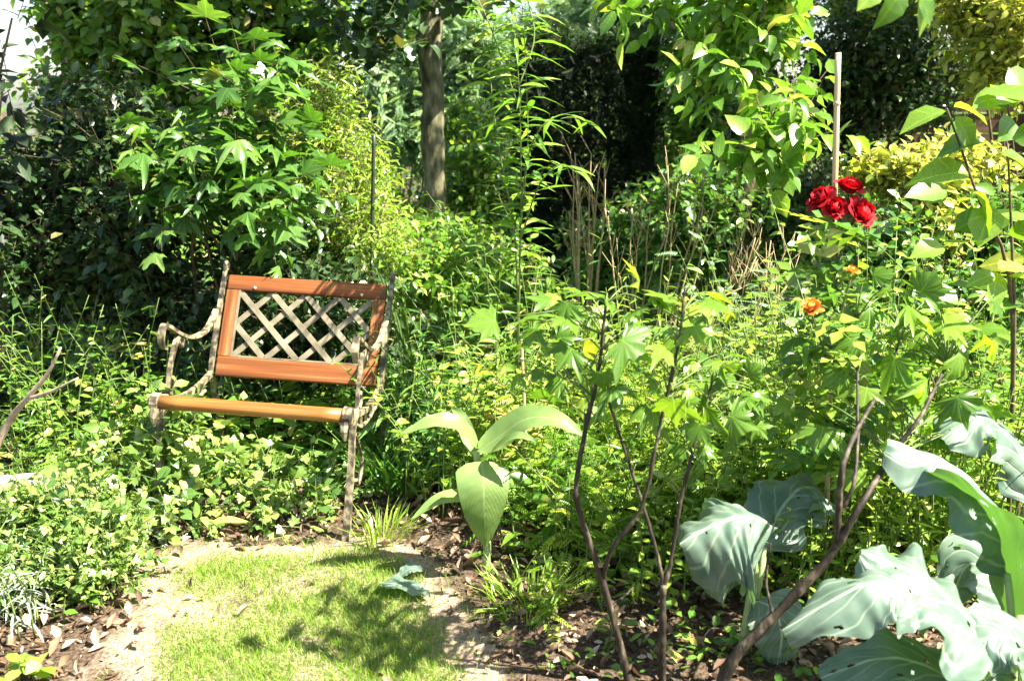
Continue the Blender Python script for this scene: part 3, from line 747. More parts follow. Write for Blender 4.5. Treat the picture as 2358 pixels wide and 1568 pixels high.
# tree at the left with sky showing through
tree('rounded_leaf_tree', 'leafy tree at top left with pale sky showing through its crown', ground((-2.9, 6.6, 0)), [(-2.9, 6.6, -.05), (-2.85, 6.6, 1.2), (-2.7, 6.5, 2.4)], .07,
     [([(-2.8, 6.55, 1.6), (-2.3, 6.2, 2.2), (-1.8, 6.0, 2.6)], .03), ([(-2.7, 6.5, 2.2), (-3.2, 6.3, 2.6), (-3.5, 6.1, 3.0)], .03)],
     [(W(400, 90, 6.0), (.55, .5, .40)), (W(590, 70, 6.2), (.42, .4, .42)), (W(280, 230, 6.1), (.35, .4, .20)), (W(520, -220, 6.2), (.8, .7, .40)), (W(225, 90, 6.2), (.16, .3, .26)), (W(230, 0, 6.2), (.3, .3, .2)), (W(680, 200, 6.0), (.2, .3, .2)), (W(140, 0, 6.3), (.10, .2, .07)), (W(740, 40, 6.0), (.16, .2, .10))],
     'broad', M['fresh'], 2800, 6, .20, .07, M['bark'], K=160)
# pear-like tree on the right whose branches hang into view
eb = ground((1.32, 5.6, 0))
tree('broad_leaved_tree', 'broad leaved tree left of the roses with glossy leaves hanging down', eb, [eb - [0, 0, .05], (1.30, 5.6, 1.1), (1.32, 5.5, 2.1), (1.4, 5.4, 2.6)], .055,
     [([(1.32, 5.5, 2.0), (1.2, 4.8, 2.1), (1.05, 4.4, 1.8)], .018), ([(1.30, 5.55, 1.6), (1.2, 4.7, 1.6), (1.15, 4.3, 1.3)], .016), ([(1.4, 5.4, 2.5), (1.7, 5.6, 3.0), (2.2, 5.8, 3.2)], .03)],
     [(W(1760, 370, 4.25), (.27, .2, .20)), (W(1740, 90, 4.6), (.26, .25, .20)), (W(1600, 20, 4.8), (.32, .3, .10)), (W(1800, 10, 4.6), (.25, .3, .14)), (W(1820, 260, 4.5), (.14, .2, .16)), ((1.9, 6.0, 3.2), (1.4, 1.2, .7)), ((3.0, 6.6, 3.3), (1.0, 1.0, .6))],  # last two clumps: crown out of view, placed to shade the dark hedge
     'serr', M['fresh'], 1500, 6, .18, .10, M['stem_brown'], K=160, droop=.55)

# left-hand shrubs
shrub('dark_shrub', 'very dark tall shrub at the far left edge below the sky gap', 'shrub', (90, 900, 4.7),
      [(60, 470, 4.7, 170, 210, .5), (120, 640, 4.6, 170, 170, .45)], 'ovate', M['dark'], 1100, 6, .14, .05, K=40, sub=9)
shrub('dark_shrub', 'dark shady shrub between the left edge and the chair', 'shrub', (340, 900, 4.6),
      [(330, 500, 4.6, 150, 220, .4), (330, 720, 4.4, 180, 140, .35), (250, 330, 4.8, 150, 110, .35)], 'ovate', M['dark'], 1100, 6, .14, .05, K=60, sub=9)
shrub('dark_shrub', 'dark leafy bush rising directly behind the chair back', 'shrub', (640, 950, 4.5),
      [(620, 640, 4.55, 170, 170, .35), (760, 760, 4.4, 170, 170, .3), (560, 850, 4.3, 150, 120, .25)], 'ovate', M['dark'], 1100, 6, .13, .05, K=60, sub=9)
shrub('acer_shrub', 'acer shrub with star shaped leaves above the chair to its left', 'shrub', (540, 900, 4.35),
      [(560, 240, 4.2, 90, 60, .25), (470, 380, 4.15, 150, 90, .25), (600, 430, 4.2, 70, 110, .2), (400, 480, 4.15, 110, 40, .2)], ['maple', 'maple2', 'lobed2'], M['acer'], 130, 3, .24, .12, K=300, sub=7, droop=.12, lift=1.6, wild=.3)
shrub('feathery_shrub', 'light green feathery shrub between the acer and the grey trunk', 'shrub', (790, 900, 4.9),
      [(790, 400, 4.9, 100, 200, .35), (740, 300, 5.0, 80, 120, .3), (830, 560, 4.8, 110, 110, .3), (690, 520, 4.8, 70, 150, .3)], 'lance', M['lime'], 1500, 7, .17, .05, K=60, sub=12, subk=.38, up=.8)
shrub('feathery_conifer', 'pale blue green feathery conifer left of the grey trunk, far behind', 'conifer', (920, 600, 9.2),
      [(930, 150, 9.2, 90, 170, .6), (900, 60, 9.3, 60, 90, .4), (930, 330, 9.1, 100, 140, .6)], 'fern', M['blue'], 1100, 5, .3, .16, sub=9, up=.9)
shrub('feathery_conifer', 'pale feathery conifer showing right of the grey trunk, far behind', 'conifer', (1090, 600, 9.0),
      [(1080, 130, 9.0, 70, 150, .5), (1100, 330, 9.0, 90, 150, .5)], 'fern', M['blue'], 600, 5, .3, .16, sub=9, up=.9)
shrub('feathery_conifer', 'misty pale tree top showing over the dark clipped hedge', 'tree', (1370, 600, 11.5),
      [(1390, 50, 11.5, 110, 70, .6), (1340, 130, 11.5, 100, 90, .5)], 'fern', M['blue'], 700, 5, .3, .17, sub=9, up=.9)
shrub('green_shrub', 'soft green shrub round the foot of the grey trunk', 'shrub', (1020, 700, 6.0),
      [(1110, 430, 6.5, 70, 140, .3), (930, 520, 6.3, 60, 90, .2), (1080, 610, 5.4, 150, 70, .3), (960, 650, 5.0, 120, 70, .3), (1080, 330, 6.9, 50, 100, .2)], 'ovate', M['fresh'], 1500, 6, .16, .055, K=40, sub=9)
shrub('sunlit_shrub', 'sunlit lime shrub just right of the dark clipped hedge', 'shrub', (1620, 600, 7.4),
      [(1600, 190, 7.4, 90, 130, .4), (1650, 300, 7.3, 90, 110, .4), (1640, 100, 7.4, 90, 70, .4)], 'ovate', M['fresh'], 1100, 6, .18, .07, sub=9)
shrub('small_leaved_hedge', 'small leaved dark hedge behind the bamboo cane', 'hedge', (1960, 600, 6.3),
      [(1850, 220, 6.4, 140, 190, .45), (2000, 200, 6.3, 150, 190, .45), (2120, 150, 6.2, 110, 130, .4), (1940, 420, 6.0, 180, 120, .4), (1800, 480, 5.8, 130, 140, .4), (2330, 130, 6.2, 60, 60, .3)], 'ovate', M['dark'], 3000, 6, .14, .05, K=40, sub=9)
shrub('yellow_hedge_top', 'yellow green shrub at the top of the frame behind the bamboo cane', 'shrub', (2080, 600, 7.0),
      [(1960, 10, 6.8, 120, 50, .4), (2120, 10, 6.8, 130, 60, .4)], 'ovate', M['lime'], 500, 6, .16, .06, sub=8)
shrub('golden_shrub', 'golden yellow shrub in the top right corner', 'shrub', (2330, 600, 5.2),
      [(2300, 60, 5.0, 90, 80, .3), (2340, 160, 4.9, 60, 60, .25), (2250, 10, 5.2, 80, 50, .3)], 'ovate', M['gold'], 700, 6, .14, .055, K=60, sub=8)
shrub('golden_shrub', 'low golden yellow shrub to the right of the roses', 'shrub', (2130, 900, 4.3),
      [(2130, 400, 4.3, 140, 50, .22), (2090, 440, 4.2, 90, 50, .2), (2130, 530, 4.1, 60, 50, .2)], 'ovate', M['gold'], 420, 6, .11, .05, K=80, sub=8, up=.8)
shrub('green_bush', 'green bush filling the right edge below the brown fence', 'shrub', (2250, 900, 4.2),
      [(2250, 560, 4.2, 140, 110, .3), (2080, 640, 3.9, 130, 100, .3), (2300, 720, 3.8, 110, 110, .3)], 'ovate', M['mid'], 1200, 6, .13, .05, K=60, sub=9)

shrub('shady_bush', 'shady green bush behind the leaning dry stalks', 'shrub', (1690, 700, 5.6),
      [(1680, 520, 5.6, 130, 150, .35), (1560, 560, 5.8, 110, 110, .3), (1450, 560, 6.2, 130, 110, .3)], 'ovate', M['mid'], 1000, 6, .16, .06, K=40, sub=9)
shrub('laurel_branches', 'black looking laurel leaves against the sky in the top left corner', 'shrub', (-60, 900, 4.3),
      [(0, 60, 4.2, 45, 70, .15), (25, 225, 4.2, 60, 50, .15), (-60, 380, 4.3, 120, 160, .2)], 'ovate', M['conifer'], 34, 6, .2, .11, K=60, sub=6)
# wooden fence glimpsed on the right
def fence():
    x0, x1, Y = W(2050, 300, 6.9)[0], W(2750, 300, 6.9)[0], 6.9
    b = ground(((x0 + x1) / 2, Y, 0)); root = empty('wooden_fence', b, 'dark brown wooden fence glimpsed behind leaves at the right edge', 'fence')
    def box(name, lo, hi, mat):
        V = [(x, y, z) for x in (lo[0], hi[0]) for y in (lo[1], hi[1]) for z in (lo[2], hi[2])]
        F = [(0, 1, 3, 2), (4, 6, 7, 5), (0, 4, 5, 1), (2, 3, 7, 6), (0, 2, 6, 4), (1, 5, 7, 3)]
        return mesh_obj(name, V, F, mat, root, off=b)
    for i in range(12):
        z = .06 + i * .135; dy = rng.normal() * .004
        box('board', (x0, Y + dy, z), (x1, Y + .022 + dy, z + .125), M['fence'])
    for x in np.linspace(x0 + .1, x1 - .1, 3): box('post', (x - .045, Y - .09, -.05), (x + .045, Y - .006, 1.72), M['fence'])
    box('cap_rail', (x0, Y - .04, 1.70), (x1, Y + .05, 1.74), M['fence'])
fence()

# ================================================================== MIDDLE GROUND
# narrow dark stake
def pole(name, label, cat, P, r, mat, nodes=0):
    b = ground(P[0]); root = empty(name, b, label, cat)
    P = smooth_path(P, 24); mb = MB(); R = np.full(24, r)
    mb.tube(P, R, 8); mb.build('shaft', mat, root, off=b)
    for i in range(nodes):
        t = (i + .6) / nodes; q = P[0] + (P[-1] - P[0]) * t; d = nrm(P[-1] - P[0])
        k = MB(); k.tube([q - d * .006, q - d * .002, q + d * .002, q + d * .006], [r * 1.02, r * 1.22, r * 1.22, r * 1.02], 8); k.build('node', mat, root, off=b)
    return root
p0 = W(857, 640, 4.55); pole('garden_stake', 'thin dark stake standing upright behind the chair', 'stake', [ground(p0) - [0, 0, .05], p0, W(861, 310, 4.55)], .009, M['stake'])
p1 = W(1915, 720, 2.75); pt_ = W(1930, 122, 2.75); pb = p1 + (p1 - pt_) * (p1[2] + .05) / (pt_[2] - p1[2])
pole('bamboo_cane', 'tall pale bamboo cane rising out of the red roses', 'cane', [pb, pt_], .0078, M['bamboo'], nodes=5)
p1 = W(1203, 800, 3.5); pt_ = W(1196, 650, 3.55); pole('plant_cane', 'short pale cane beside the tall narrow leaved plant', 'cane', [ground(W(1212, 1000, 3.45)) - [0, 0, .03], W(1210, 1000, 3.48), W(1200, 770, 3.5)], .006, M['bamboo'], nodes=3)

# tall narrow-leaved plant
def narrow_plant():
    b = ground(W(1190, 900, 3.7)); S = []; P = []; D = []; Z = []
    paths = [([b, W(1190, 600, 3.72), W(1150, 350, 3.74), W(1130, 180, 3.75), W(1140, 20, 3.8)], 52, .135), ([b, W(1196, 600, 3.72), W(1215, 350, 3.7), W(1210, 150, 3.72), W(1200, -20, 3.8)], 52, .135),
             ([b, W(1196, 700, 3.7), W(1200, 420, 3.68), W(1195, 200, 3.66), W(1180, 20, 3.7)], 60, .14),
             ([W(1198, 480, 3.68), W(1225, 330, 3.6), W(1290, 265, 3.55), W(1370, 290, 3.5)], 16, .105),
             ([W(1196, 560, 3.7), W(1240, 430, 3.62), W(1290, 380, 3.6), W(1330, 400, 3.58)], 12, .12),
             ([W(1195, 250, 3.66), W(1150, 120, 3.7), W(1120, 40, 3.75), W(1080, -40, 3.8)], 20, .11),
             ([W(1195, 200, 3.66), W(1230, 90, 3.7), W(1215, 0, 3.75), W(1190, -90, 3.8)], 16, .11)]
    for j, (q, n, l) in enumerate(paths):
        q = smooth_path(q, 20); S.append((q, np.linspace(.006 if j == 0 else .0035, .0015, 20)))
        t = np.linspace(.16 if j == 0 else .3, .98, n); i = np.minimum((t * 19).astype(int), 18); f = (t * 19 - i)[:, None]
        pp = q[i] * (1 - f) + q[i + 1] * f; tg = nrm(q[i + 1] - q[i])
        a = np.arange(n) * 2.4 + rng.normal(size=n) * .3
        d = np.stack([np.cos(a), np.sin(a), rng.normal(size=n) * .2 + .05], 1) + tg * .35
        P.append(pp); D.append(d); Z.append(l * (.75 + .5 * rng.random(n)) * (1.1 - .35 * t))
    P = np.vstack(P); D = nrm(np.vstack(D)); Z = np.concatenate(Z)
    nn = nrm(np.array([0, 0, 1.]) + rng.normal(size=P.shape) * .3)
    plant('narrow_leaved_plant', 'tall plant with arching narrow leaves left of the dark clipped hedge', 'plant', b, [(['narrow', 'lance'], M['fresh'], P, frames(D, nn), Z)], S, M['stem_green'], K=260)
narrow_plant()
weeds('narrow_leaved_plant', 'clump of narrow leaved shoots right of the chair, in half shade', 'plant', disk(1120, 3.95, .22, .15, 9), .75, 'lance', M['mid'], 22, .10, K=120)
weeds('narrow_leaved_plant', 'slender green shoots left of the dry brown stems', 'plant', disk(1210, 4.6, .25, .2, 10), .95, 'narrow', M['mid'], 24, .11, K=60)

# dry stalks
def stalks(label, lines, Y, r, cl):
    b = ground(W(lines[0][0], lines[0][1], Y)); root = empty('dry_stalks', b, label, 'dry stalks', 'dry stalks in front of the dark hedge')
    for (x0, y0, x1, y1) in lines:
        for k in range(cl):
            dx = rng.normal() * 9; Yk = Y + rng.normal() * .08
            t = W(x1 + dx * 1.6 + rng.normal() * 10, y1 + abs(rng.normal()) * 40, Yk); q = W(x0 + dx, y0, Yk)
            g = q + (q - t) * (q[2] + .03) / max(t[2] - q[2], .05)
            mb = MB(); mid = (q + t) / 2 + rng.normal(size=3) * .012
            P = smooth_path([g, q, mid, t], 9); mb.tube(P, np.linspace(r, r * .5, 9), 5)
            for z in range(5):
                i = rng.integers(4, 9); s = P[i]; e = s + np.array([rng.normal() * .05, rng.normal() * .03, .08 + .05 * rng.random()]); mb.tube([s, e], [r * .5, r * .25], 4)
            mb.build('stalk', M['straw'], root, off=b)
stalks('bundle of upright dry brown stalks in front of the dark hedge', [(1350, 650, 1350, 340), (1335, 650, 1330, 400), (1368, 650, 1372, 380)], 4.9, .005, 4)
stalks('pair of thin pale dead stalks right of the brown bundle', [(1462, 640, 1470, 395), (1490, 620, 1508, 475)], 4.7, .0045, 2)
stalks('leaning forked dead stalk in front of the dark hedge', [(1570, 640, 1620, 400), (1590, 640, 1632, 460)], 4.6, .0045, 2)
stalks('dry stalks leaning furthest to the right beside the weeds', [(1655, 700, 1735, 480), (1680, 700, 1750, 520), (1640, 690, 1715, 540)], 4.2, .004, 3)
stalks('pale dead grass stems rising between the pair and the leaning stalk', [(1530, 650, 1545, 380), (1440, 660, 1430, 470)], 4.3, .004, 2)
stalks('thin tan stalks among the weeds just left of the rose stems', [(1790, 700, 1810, 560), (1740, 720, 1775, 590)], 3.9, .0035, 3)

# weeds under and behind the saplings
spec = [
    ('lime ferny weed clump behind the crossing dark stems', 1500, 3.5, .35, .25, 16, .62, 'fern', 'lime', 9, .15),
    ('ferny green weed clump right of the pale canna leaf', 1300, 3.15, .26, .2, 14, .40, 'fern', 'fresh', 9, .13),
    ('fine ferny weed clump under the right hand sapling', 1760, 3.1, .3, .22, 14, .55, 'fern', 'lime', 9, .14),
    ('pale weeds growing round the foot of the dry stalks', 1640, 4.1, .5, .22, 18, .75, 'lance', 'lime', 16, .09),
    ('leafy weeds between the chair and the canna plant', 1010, 3.55, .2, .2, 12, .55, 'lance', 'mid', 16, .09),
    ('yellowish weeds behind the canna plant', 1120, 3.4, .22, .15, 10, .55, 'ovate', 'lime', 14, .06),
    ('dense lime weeds between the saplings', 1740, 3.6, .35, .25, 18, .70, 'ovate', 'lime', 18, .06),
    ('nettle like weeds around the foot of the rose bush', 1960, 3.3, .35, .25, 16, .75, 'serr', 'fresh', 16, .08),
    ('weeds along the right edge above the cabbage leaves', 2260, 3.1, .3, .3, 16, .75, 'ovate', 'fresh', 18, .065),
    ('pale feathery weeds beside the orange flower', 1760, 3.95, .3, .2, 14, .85, 'fern', 'blue', 10, .14),
    ('bright low weeds behind the left cabbage plant', 1640, 2.75, .25, .15, 12, .35, 'ovate', 'lime', 14, .05),
    ('tangle of yellow green weeds over the big cabbage leaf', 2130, 2.75, .3, .2, 14, .55, 'lance', 'lime', 16, .08),
    ('tall lime weeds under the dry stalk bundle', 1380, 3.9, .3, .2, 16, .72, 'lance', 'lime', 16, .085),
    ('fine grassy weeds left of the crossing dark stems', 1230, 3.7, .25, .2, 14, .62, 'narrow', 'lime', 14, .15),
    ('pale ferny weeds between the rose bush and the dry stalks', 1830, 3.7, .25, .2, 14, .80, 'fern', 'lime', 10, .13),
    ('tall leafy weeds right of the rose stems', 2080, 3.5, .25, .2, 14, .95, 'ovate', 'lime', 18, .065),
    ('leafy weeds at the right edge under the golden shrub', 2300, 3.5, .22, .25, 14, 1.0, 'ovate', 'fresh', 18, .07),
    ('lime weeds right of the forked grey stem', 1640, 3.1, .22, .2, 12, .52, 'lance', 'lime', 14, .075),
    ('fine lime weeds below the sapling with crossing stems', 1420, 2.95, .2, .16, 12, .38, 'fern', 'lime', 9, .10),
    ('shaded weeds between the two cabbage plants', 1980, 2.65, .25, .15, 12, .34, 'ovate', 'fresh', 12, .05),
    ('tall bright weeds crowding the rose stems on their right', 2010, 2.98, .16, .14, 9, 1.0, 'serr', 'lime', 18, .075),
    ('tall bright weeds crowding the rose stems on their left', 1830, 3.0, .16, .14, 9, .85, 'ovate', 'lime', 18, .065),
    ('fine tall weeds behind the large cabbage at the right edge', 2250, 2.85, .18, .14, 10, .85, 'lance', 'lime', 18, .085),
    ('tall green weeds just right of the chair leg', 930, 3.85, .14, .14, 12, .6, 'narrow', 'mid', 14, .16),
]
for lab, px, Y, rx, ry, n, h, tp_, mt, per, sz_ in spec:
    weeds('weed_clump', lab, 'weeds', disk(px, Y, rx, ry, int(n * 1.8)), h, tp_, M[mt], int(per * 1.3), sz_, K=130)
weeds('russet_weed', 'russet leaved weed beside the short pale cane', 'plant', disk(1150, 3.35, .07, .06, 4), .56, 'ovate', M['autumn'], 14, .07, K=50, start=.55)
weeds('russet_weed', 'yellowing leafy weed just above the canna leaves', 'plant', disk(1040, 3.45, .1, .08, 5), .62, 'serr', M['lime'], 14, .08, K=60, start=.4)

# low undergrowth that reads as one mass
n = 9000
Q = np.stack([rng.uniform(.0, 3.2, n), rng.uniform(2.95, 5.2, n)], 1)
Q2 = np.stack([rng.uniform(-3, .2, n), rng.uniform(3.75, 5.2, n)], 1); Q = np.vstack([Q, Q2])
Q = Q[(rng.random(len(Q)) < np.clip(.75 + .8 * noise2(Q, 4, 1), .1, 1))]; n = len(Q)
pos = np.column_stack([Q, gz(Q[:, 0], Q[:, 1]) + .02 + .30 * rng.random(n) ** 1.5])
a = rng.random(n) * 6.283; d = np.column_stack([np.cos(a), np.sin(a), .2 + rng.normal(size=n) * .3])
n2_ = 9000
pf = np.column_stack([rng.uniform(-6, 6, n2_), rng.uniform(5.0, 11, n2_), .03 + .25 * rng.random(n2_)])
pos = np.vstack([pos, pf]); a = rng.random(len(pos)) * 6.283; d = np.column_stack([np.cos(a), np.sin(a), .2 + rng.normal(size=len(pos)) * .3]); szs = np.concatenate([.04 + .05 * rng.random(n), .10 + .12 * rng.random(n2_)]); n = len(pos)
o = scatter('undergrowth', 'ovate', pos, frames(d, nrm(np.array([0, 0, 1]) + rng.normal(size=(n, 3)) * .45)), szs, M['fresh'])
tag(o, 'low tangled green undergrowth beneath the taller plants', 'undergrowth', kind='stuff')
# grass tufts
def tuft(label, px, py, n, h, spread, mat, Y=None):
    b = G(px, py); a = rng.random(n) * 6.28; r = np.sqrt(rng.random(n)) * spread
    pos = np.column_stack([b[0] + np.cos(a) * r, b[1] + np.sin(a) * r, np.full(n, b[2] - .004)])
    d = np.column_stack([np.cos(a) * .5 * rng.random(n), np.sin(a) * .5 * rng.random(n), np.ones(n)])
    nn = nrm(np.column_stack([np.cos(a), np.sin(a), np.full(n, .2)]) + rng.normal(size=(n, 3)) * .2)
    plant('grass_tuft', label, 'grass', b, [('blade', mat, pos, frames(d, nn), h * (.5 + .7 * rng.random(n)))], K=40, leaf_name='blade')
tuft('tall grass tuft behind the right legs of the chair', 930, 1120, 150, .30, .13, M['mid'])
tuft('lime grass tuft in front of the canna plant', 1215, 1400, 170, .10, .13, M['lime'])
tuft('small bright grass tuft right of the chair foot', 880, 1235, 120, .10, .10, M['lime'])
tuft('grass tuft in the shade under the chair seat', 700, 1140, 110, .16, .16, M['mid'])

# ================================================================== CANNA
def canna():
    b = G(1117, 1318); root = empty('canna_plant', b, 'canna plant with one broad pale leaf hanging towards the lawn', 'plant')
    Y = b[1]; off = b
    mb = MB(); mb.tube(smooth_path([b - [0, 0, .02], W(1122, 1250, Y), W(1108, 1100, Y + .03), W(1095, 1040, Y + .02)], 12), np.linspace(.013, .011, 12), 9); mb.build('stem', M['pale_stalk'], root, off=off)
    # hanging leaf (faces the camera)
    blade_leaf('leaf', [W(1110, 1062, Y - .04), W(1114, 1120, Y - .10), W(1116, 1190, Y - .10), W(1119, 1262, Y - .06)], .165, M['canna'], root, off, normal=(0.12, -.9, .45), prof='heart', cup=-.12, wave=.012, nwave=2, fold=.35, n=26, m=7, seed=1)
    blade_leaf('leaf', [W(1098, 1035, Y + .01), W(1060, 985, Y - .02), W(1000, 975, Y - .04), W(925, 1005, Y - .05)], .082, M['canna'], root, off, normal=(0, -.35, .95), prof='ovate', cup=.3, wave=.02, fold=.3, m=6, seed=2)
    blade_leaf('leaf', [W(1100, 1040, Y), W(1150, 1005, Y), W(1210, 965, Y - .02), W(1280, 965, Y - .05), W(1350, 1010, Y - .07)], .105, M['canna'], root, off, normal=(.1, -.55, .85), prof='ovate', cup=.1, wave=.02, fold=.3, m=6, seed=3)
    blade_leaf('leaf', [W(1105, 1075, Y), W(1140, 1035, Y - .05), W(1190, 1005, Y - .09), W(1240, 1020, Y - .12)], .055, M['canna'], root, off, normal=(0, -.3, .95), cup=.2, fold=.2, seed=4)
    blade_leaf('leaf', [W(1110, 1190, Y), W(1070, 1150, Y - .01), W(1010, 1155, Y - .03), W(950, 1200, Y - .05)], .08, M['canna'], root, off, normal=(-.1, -.2, 1), cup=.25, fold=.3, seed=5)
    blade_leaf('leaf', [W(1100, 1060, Y + .02), W(1080, 1010, Y + .05), W(1060, 960, Y + .08), W(1040, 940, Y + .12)], .05, M['canna'], root, off, normal=(0, -.5, .8), cup=.3, seed=6)
canna()

# ================================================================== CABBAGES
def cabbage(label, base, leaves, stalks_):
    root = empty('cabbage_plant', base, label, 'cabbage')
    for k, (mid, w, nv, kw) in enumerate(leaves):
        o = blade_leaf('leaf', mid, w, M['cabbage'], root, base, normal=nv, prof='broad', m=16, n=76, pucker=.026, holes=7, seed=20 + k, **kw)
    for P, r in stalks_:
        mb = MB(); q = smooth_path(P, 10); mb.tube(q, np.linspace(r, r * .6, 10), 8); mb.build('stalk', M['pale_stalk'], root, off=base)
rb = ground(W(1720, 1300, 2.42)); Y = 2.42
ctr = W(1725, 1215, Y - .08)
cabbage('left blue green cabbage plant with folded leaf behind the dark stems', rb,
        [([W(1790, 1215, Y - .06), W(1730, 1190, Y - .1), W(1660, 1200, Y - .12), W(1565, 1250, Y - .15)], .30, (-.05, -.45, .9), dict(cup=-.8, wave=.07, lobes=.12, nwave=3)),
         ([W(1770, 1250, Y), W(1720, 1235, Y - .06), W(1680, 1290, Y - .13), W(1665, 1390, Y - .13)], .17, (.2, -.8, .5), dict(cup=-.4, wave=.08, lobes=.10, nwave=3)),
         ([W(1760, 1260, Y + .1), W(1800, 1170, Y + .22), W(1860, 1120, Y + .26), W(1935, 1180, Y + .24)], .22, (.1, -.15, 1), dict(cup=-.2, wave=.09, lobes=.14, nwave=3)),
         ([W(1730, 1380, Y), W(1780, 1400, Y - .06), W(1800, 1460, Y - .09), W(1790, 1530, Y - .08)], .17, (.1, -.6, .8), dict(cup=-.1, wave=.03, lobes=.06, nwave=3))],
        [([rb - [0, 0, .02], W(1735, 1330, Y), ctr], .016), ([rb, W(1750, 1330, Y + .02), W(1760, 1260, Y + .05)], .012)])
rb = ground((1.12, 2.02, 0)); Y = 2.1
cabbage('large blue green cabbage plant filling the lower right corner', rb,
        [([W(2340, 1560, 1.92), W(2240, 1430, 1.92), W(2120, 1330, 1.94), W(1985, 1265, 1.98)], .30, (-.1, -.12, 1), dict(cup=-.25, wave=.10, lobes=.16, nwave=4)),
         ([W(2180, 1420, 1.92), W(2090, 1350, 1.9), W(1990, 1345, 1.88), W(1800, 1450, 1.86)], .17, (-.1, -.3, .95), dict(cup=-.5, wave=.09, lobes=.12, nwave=3)),
         ([W(2400, 1330, 2.2), W(2310, 1190, 2.25), W(2200, 1075, 2.28), W(2045, 1010, 2.3)], .27, (.1, -.1, 1), dict(cup=-.5, wave=.07, lobes=.12, nwave=3)),
         ([W(2330, 1560, 2.12), W(2330, 1330, 2.16), W(2270, 1170, 2.2), W(2140, 1085, 2.22)], .24, (.85, .1, .6), dict(cup=.1, wave=.05, lobes=.10, nwave=3)),
         ([W(2420, 1180, 2.5), W(2340, 1030, 2.55), W(2260, 960, 2.55), W(2170, 1010, 2.5)], .22, (.0, -.3, .95), dict(cup=-.3, wave=.09, lobes=.12, nwave=3)),
         ([W(2360, 1420, 2.3), W(2290, 1330, 2.35), W(2230, 1300, 2.4), W(2190, 1380, 2.4)], .18, (-.1, -.5, .85), dict(cup=.05, wave=.05, lobes=.10, nwave=3)),
         ([W(2300, 1640, 1.95), W(2150, 1540, 1.95), W(2030, 1515, 1.95), W(1890, 1560, 1.95)], .17, (-.1, -.3, .95), dict(cup=-.1, wave=.05, lobes=.10, nwave=3)),
         ([W(2420, 1600, 1.9), W(2350, 1480, 1.9), W(2270, 1470, 1.88), W(2200, 1560, 1.86)], .17, (-.1, -.4, .9), dict(cup=-.1, wave=.05, lobes=.10, nwave=3))],
        [([rb - [0, 0, .02], W(2360, 1600, 2.0), W(2350, 1420, 2.02)], .022), ([rb, W(2340, 1560, 2.1), W(2320, 1320, 2.17)], .014), ([rb, W(2420, 1300, 2.4), W(2420, 1180, 2.5)], .016), ([rb, W(2300, 1560, 1.95), W(2180, 1420, 1.92)], .013)])

# ================================================================== SAPLINGS
def sapling(label, base, stems, tips, K=300, size=.12, extra=None):
    S = [(smooth_path(p, 34) + rng.normal(size=(34, 3)) * .0005, np.linspace(a, b, 34) * .92 * (1 + .05 * rng.normal(size=34)) * (1 + .28 * (np.arange(34) % 7 == 3))) for p, a, b in stems]
    P = []; D = []; Z = []; pet = []
    for (px, py, Y, s, dx, dz) in tips:
        q = W(px, py, Y); P.append(q); D.append((dx, -.35 + rng.normal() * .3, dz)); Z.append(s * .72 * Y / FPX)
    P = np.array(P, float); D = nrm(np.array(D)); Z = np.array(Z)
    nn = nrm(np.array([0, -.25, .9]) + rng.normal(size=P.shape) * .35)
    # petioles back to the nearest stem
    allp = np.vstack([s[0] for s in S])
    for q, d in zip(P, D):
        j = np.argmin(np.linalg.norm(allp - q, axis=1) + np.maximum(0, allp[:, 2] - q[2]) * 2); a = allp[j]
        pet.append((smooth_path([a, (a + q) / 2 + [0, 0, .02], q], 5), np.linspace(.0022, .0014, 5)))
    root = plant('sapling', label, 'sapling', base, [(['maple', 'maple2', 'lobed', 'lobed2'], M['sapling'], P, frames(D, nn), Z)], S, M['stem_dark'], 200)
    for p_, r_ in pet:
        mb = MB(); mb.tube(p_, r_, 5); mb.build('leaf_stalk', M['stem_green'], root, off=base)
    return root
def tipcloud(n, x0, x1, y0, y1, Y, s):
    return [(rng.uniform(x0, x1), rng.uniform(y0, y1), Y + rng.normal() * .1, s * rng.uniform(.6, 1.15), rng.normal() * .8, -.2 + rng.normal() * .35) for _ in range(n)]
b1 = ground(W(1450, 1585, 2.27))
sapling('sapling with two crossing dark stems and star shaped lime leaves', b1,
        [([b1 - [0, 0, .02], W(1440, 1530, 2.27), W(1385, 1330, 2.28), W(1335, 1180, 2.28), W(1328, 1110, 2.28), W(1352, 970, 2.3), W(1378, 860, 2.3), W(1395, 700, 2.3)], .0125, .004),
         ([W(1388, 1335, 2.28), W(1410, 1260, 2.25), W(1478, 1165, 2.24), W(1515, 1000, 2.25), W(1560, 800, 2.27), W(1578, 660, 2.3)], .007, .003),
         ([W(1405, 1400, 2.28), W(1440, 1370, 2.3), W(1455, 1355, 2.32)], .004, .0025)],
        [(1165, 735, 2.3, 150, -.9, -.1), (1240, 745, 2.32, 110, -.4, -.5), (1320, 730, 2.3, 120, -.7, .1), (1400, 690, 2.35, 120, -.3, .3), (1480, 690, 2.3, 130, .6, .2), (1410, 770, 2.2, 150, .7, -.4), (1330, 790, 2.25, 120, -.6, -.5),
         (1390, 840, 2.25, 110, .1, -.9), (1500, 780, 2.2, 130, .7, -.5), (1560, 690, 2.3, 120, -.6, .2), (1600, 680, 2.25, 150, .9, -.2), (1590, 740, 2.3, 110, .4, -.6), (1470, 660, 2.4, 100, .0, .5), (1280, 700, 2.35, 100, -.6, .2),
         (1550, 900, 2.2, 140, .1, -1.), (1510, 930, 2.25, 110, -.8, -.2), (1450, 830, 2.35, 100, .5, -.2)] + tipcloud(70, 1180, 1700, 670, 930, 2.45, 95), K=60)
b2 = ground(W(1525, 1590, 2.27))
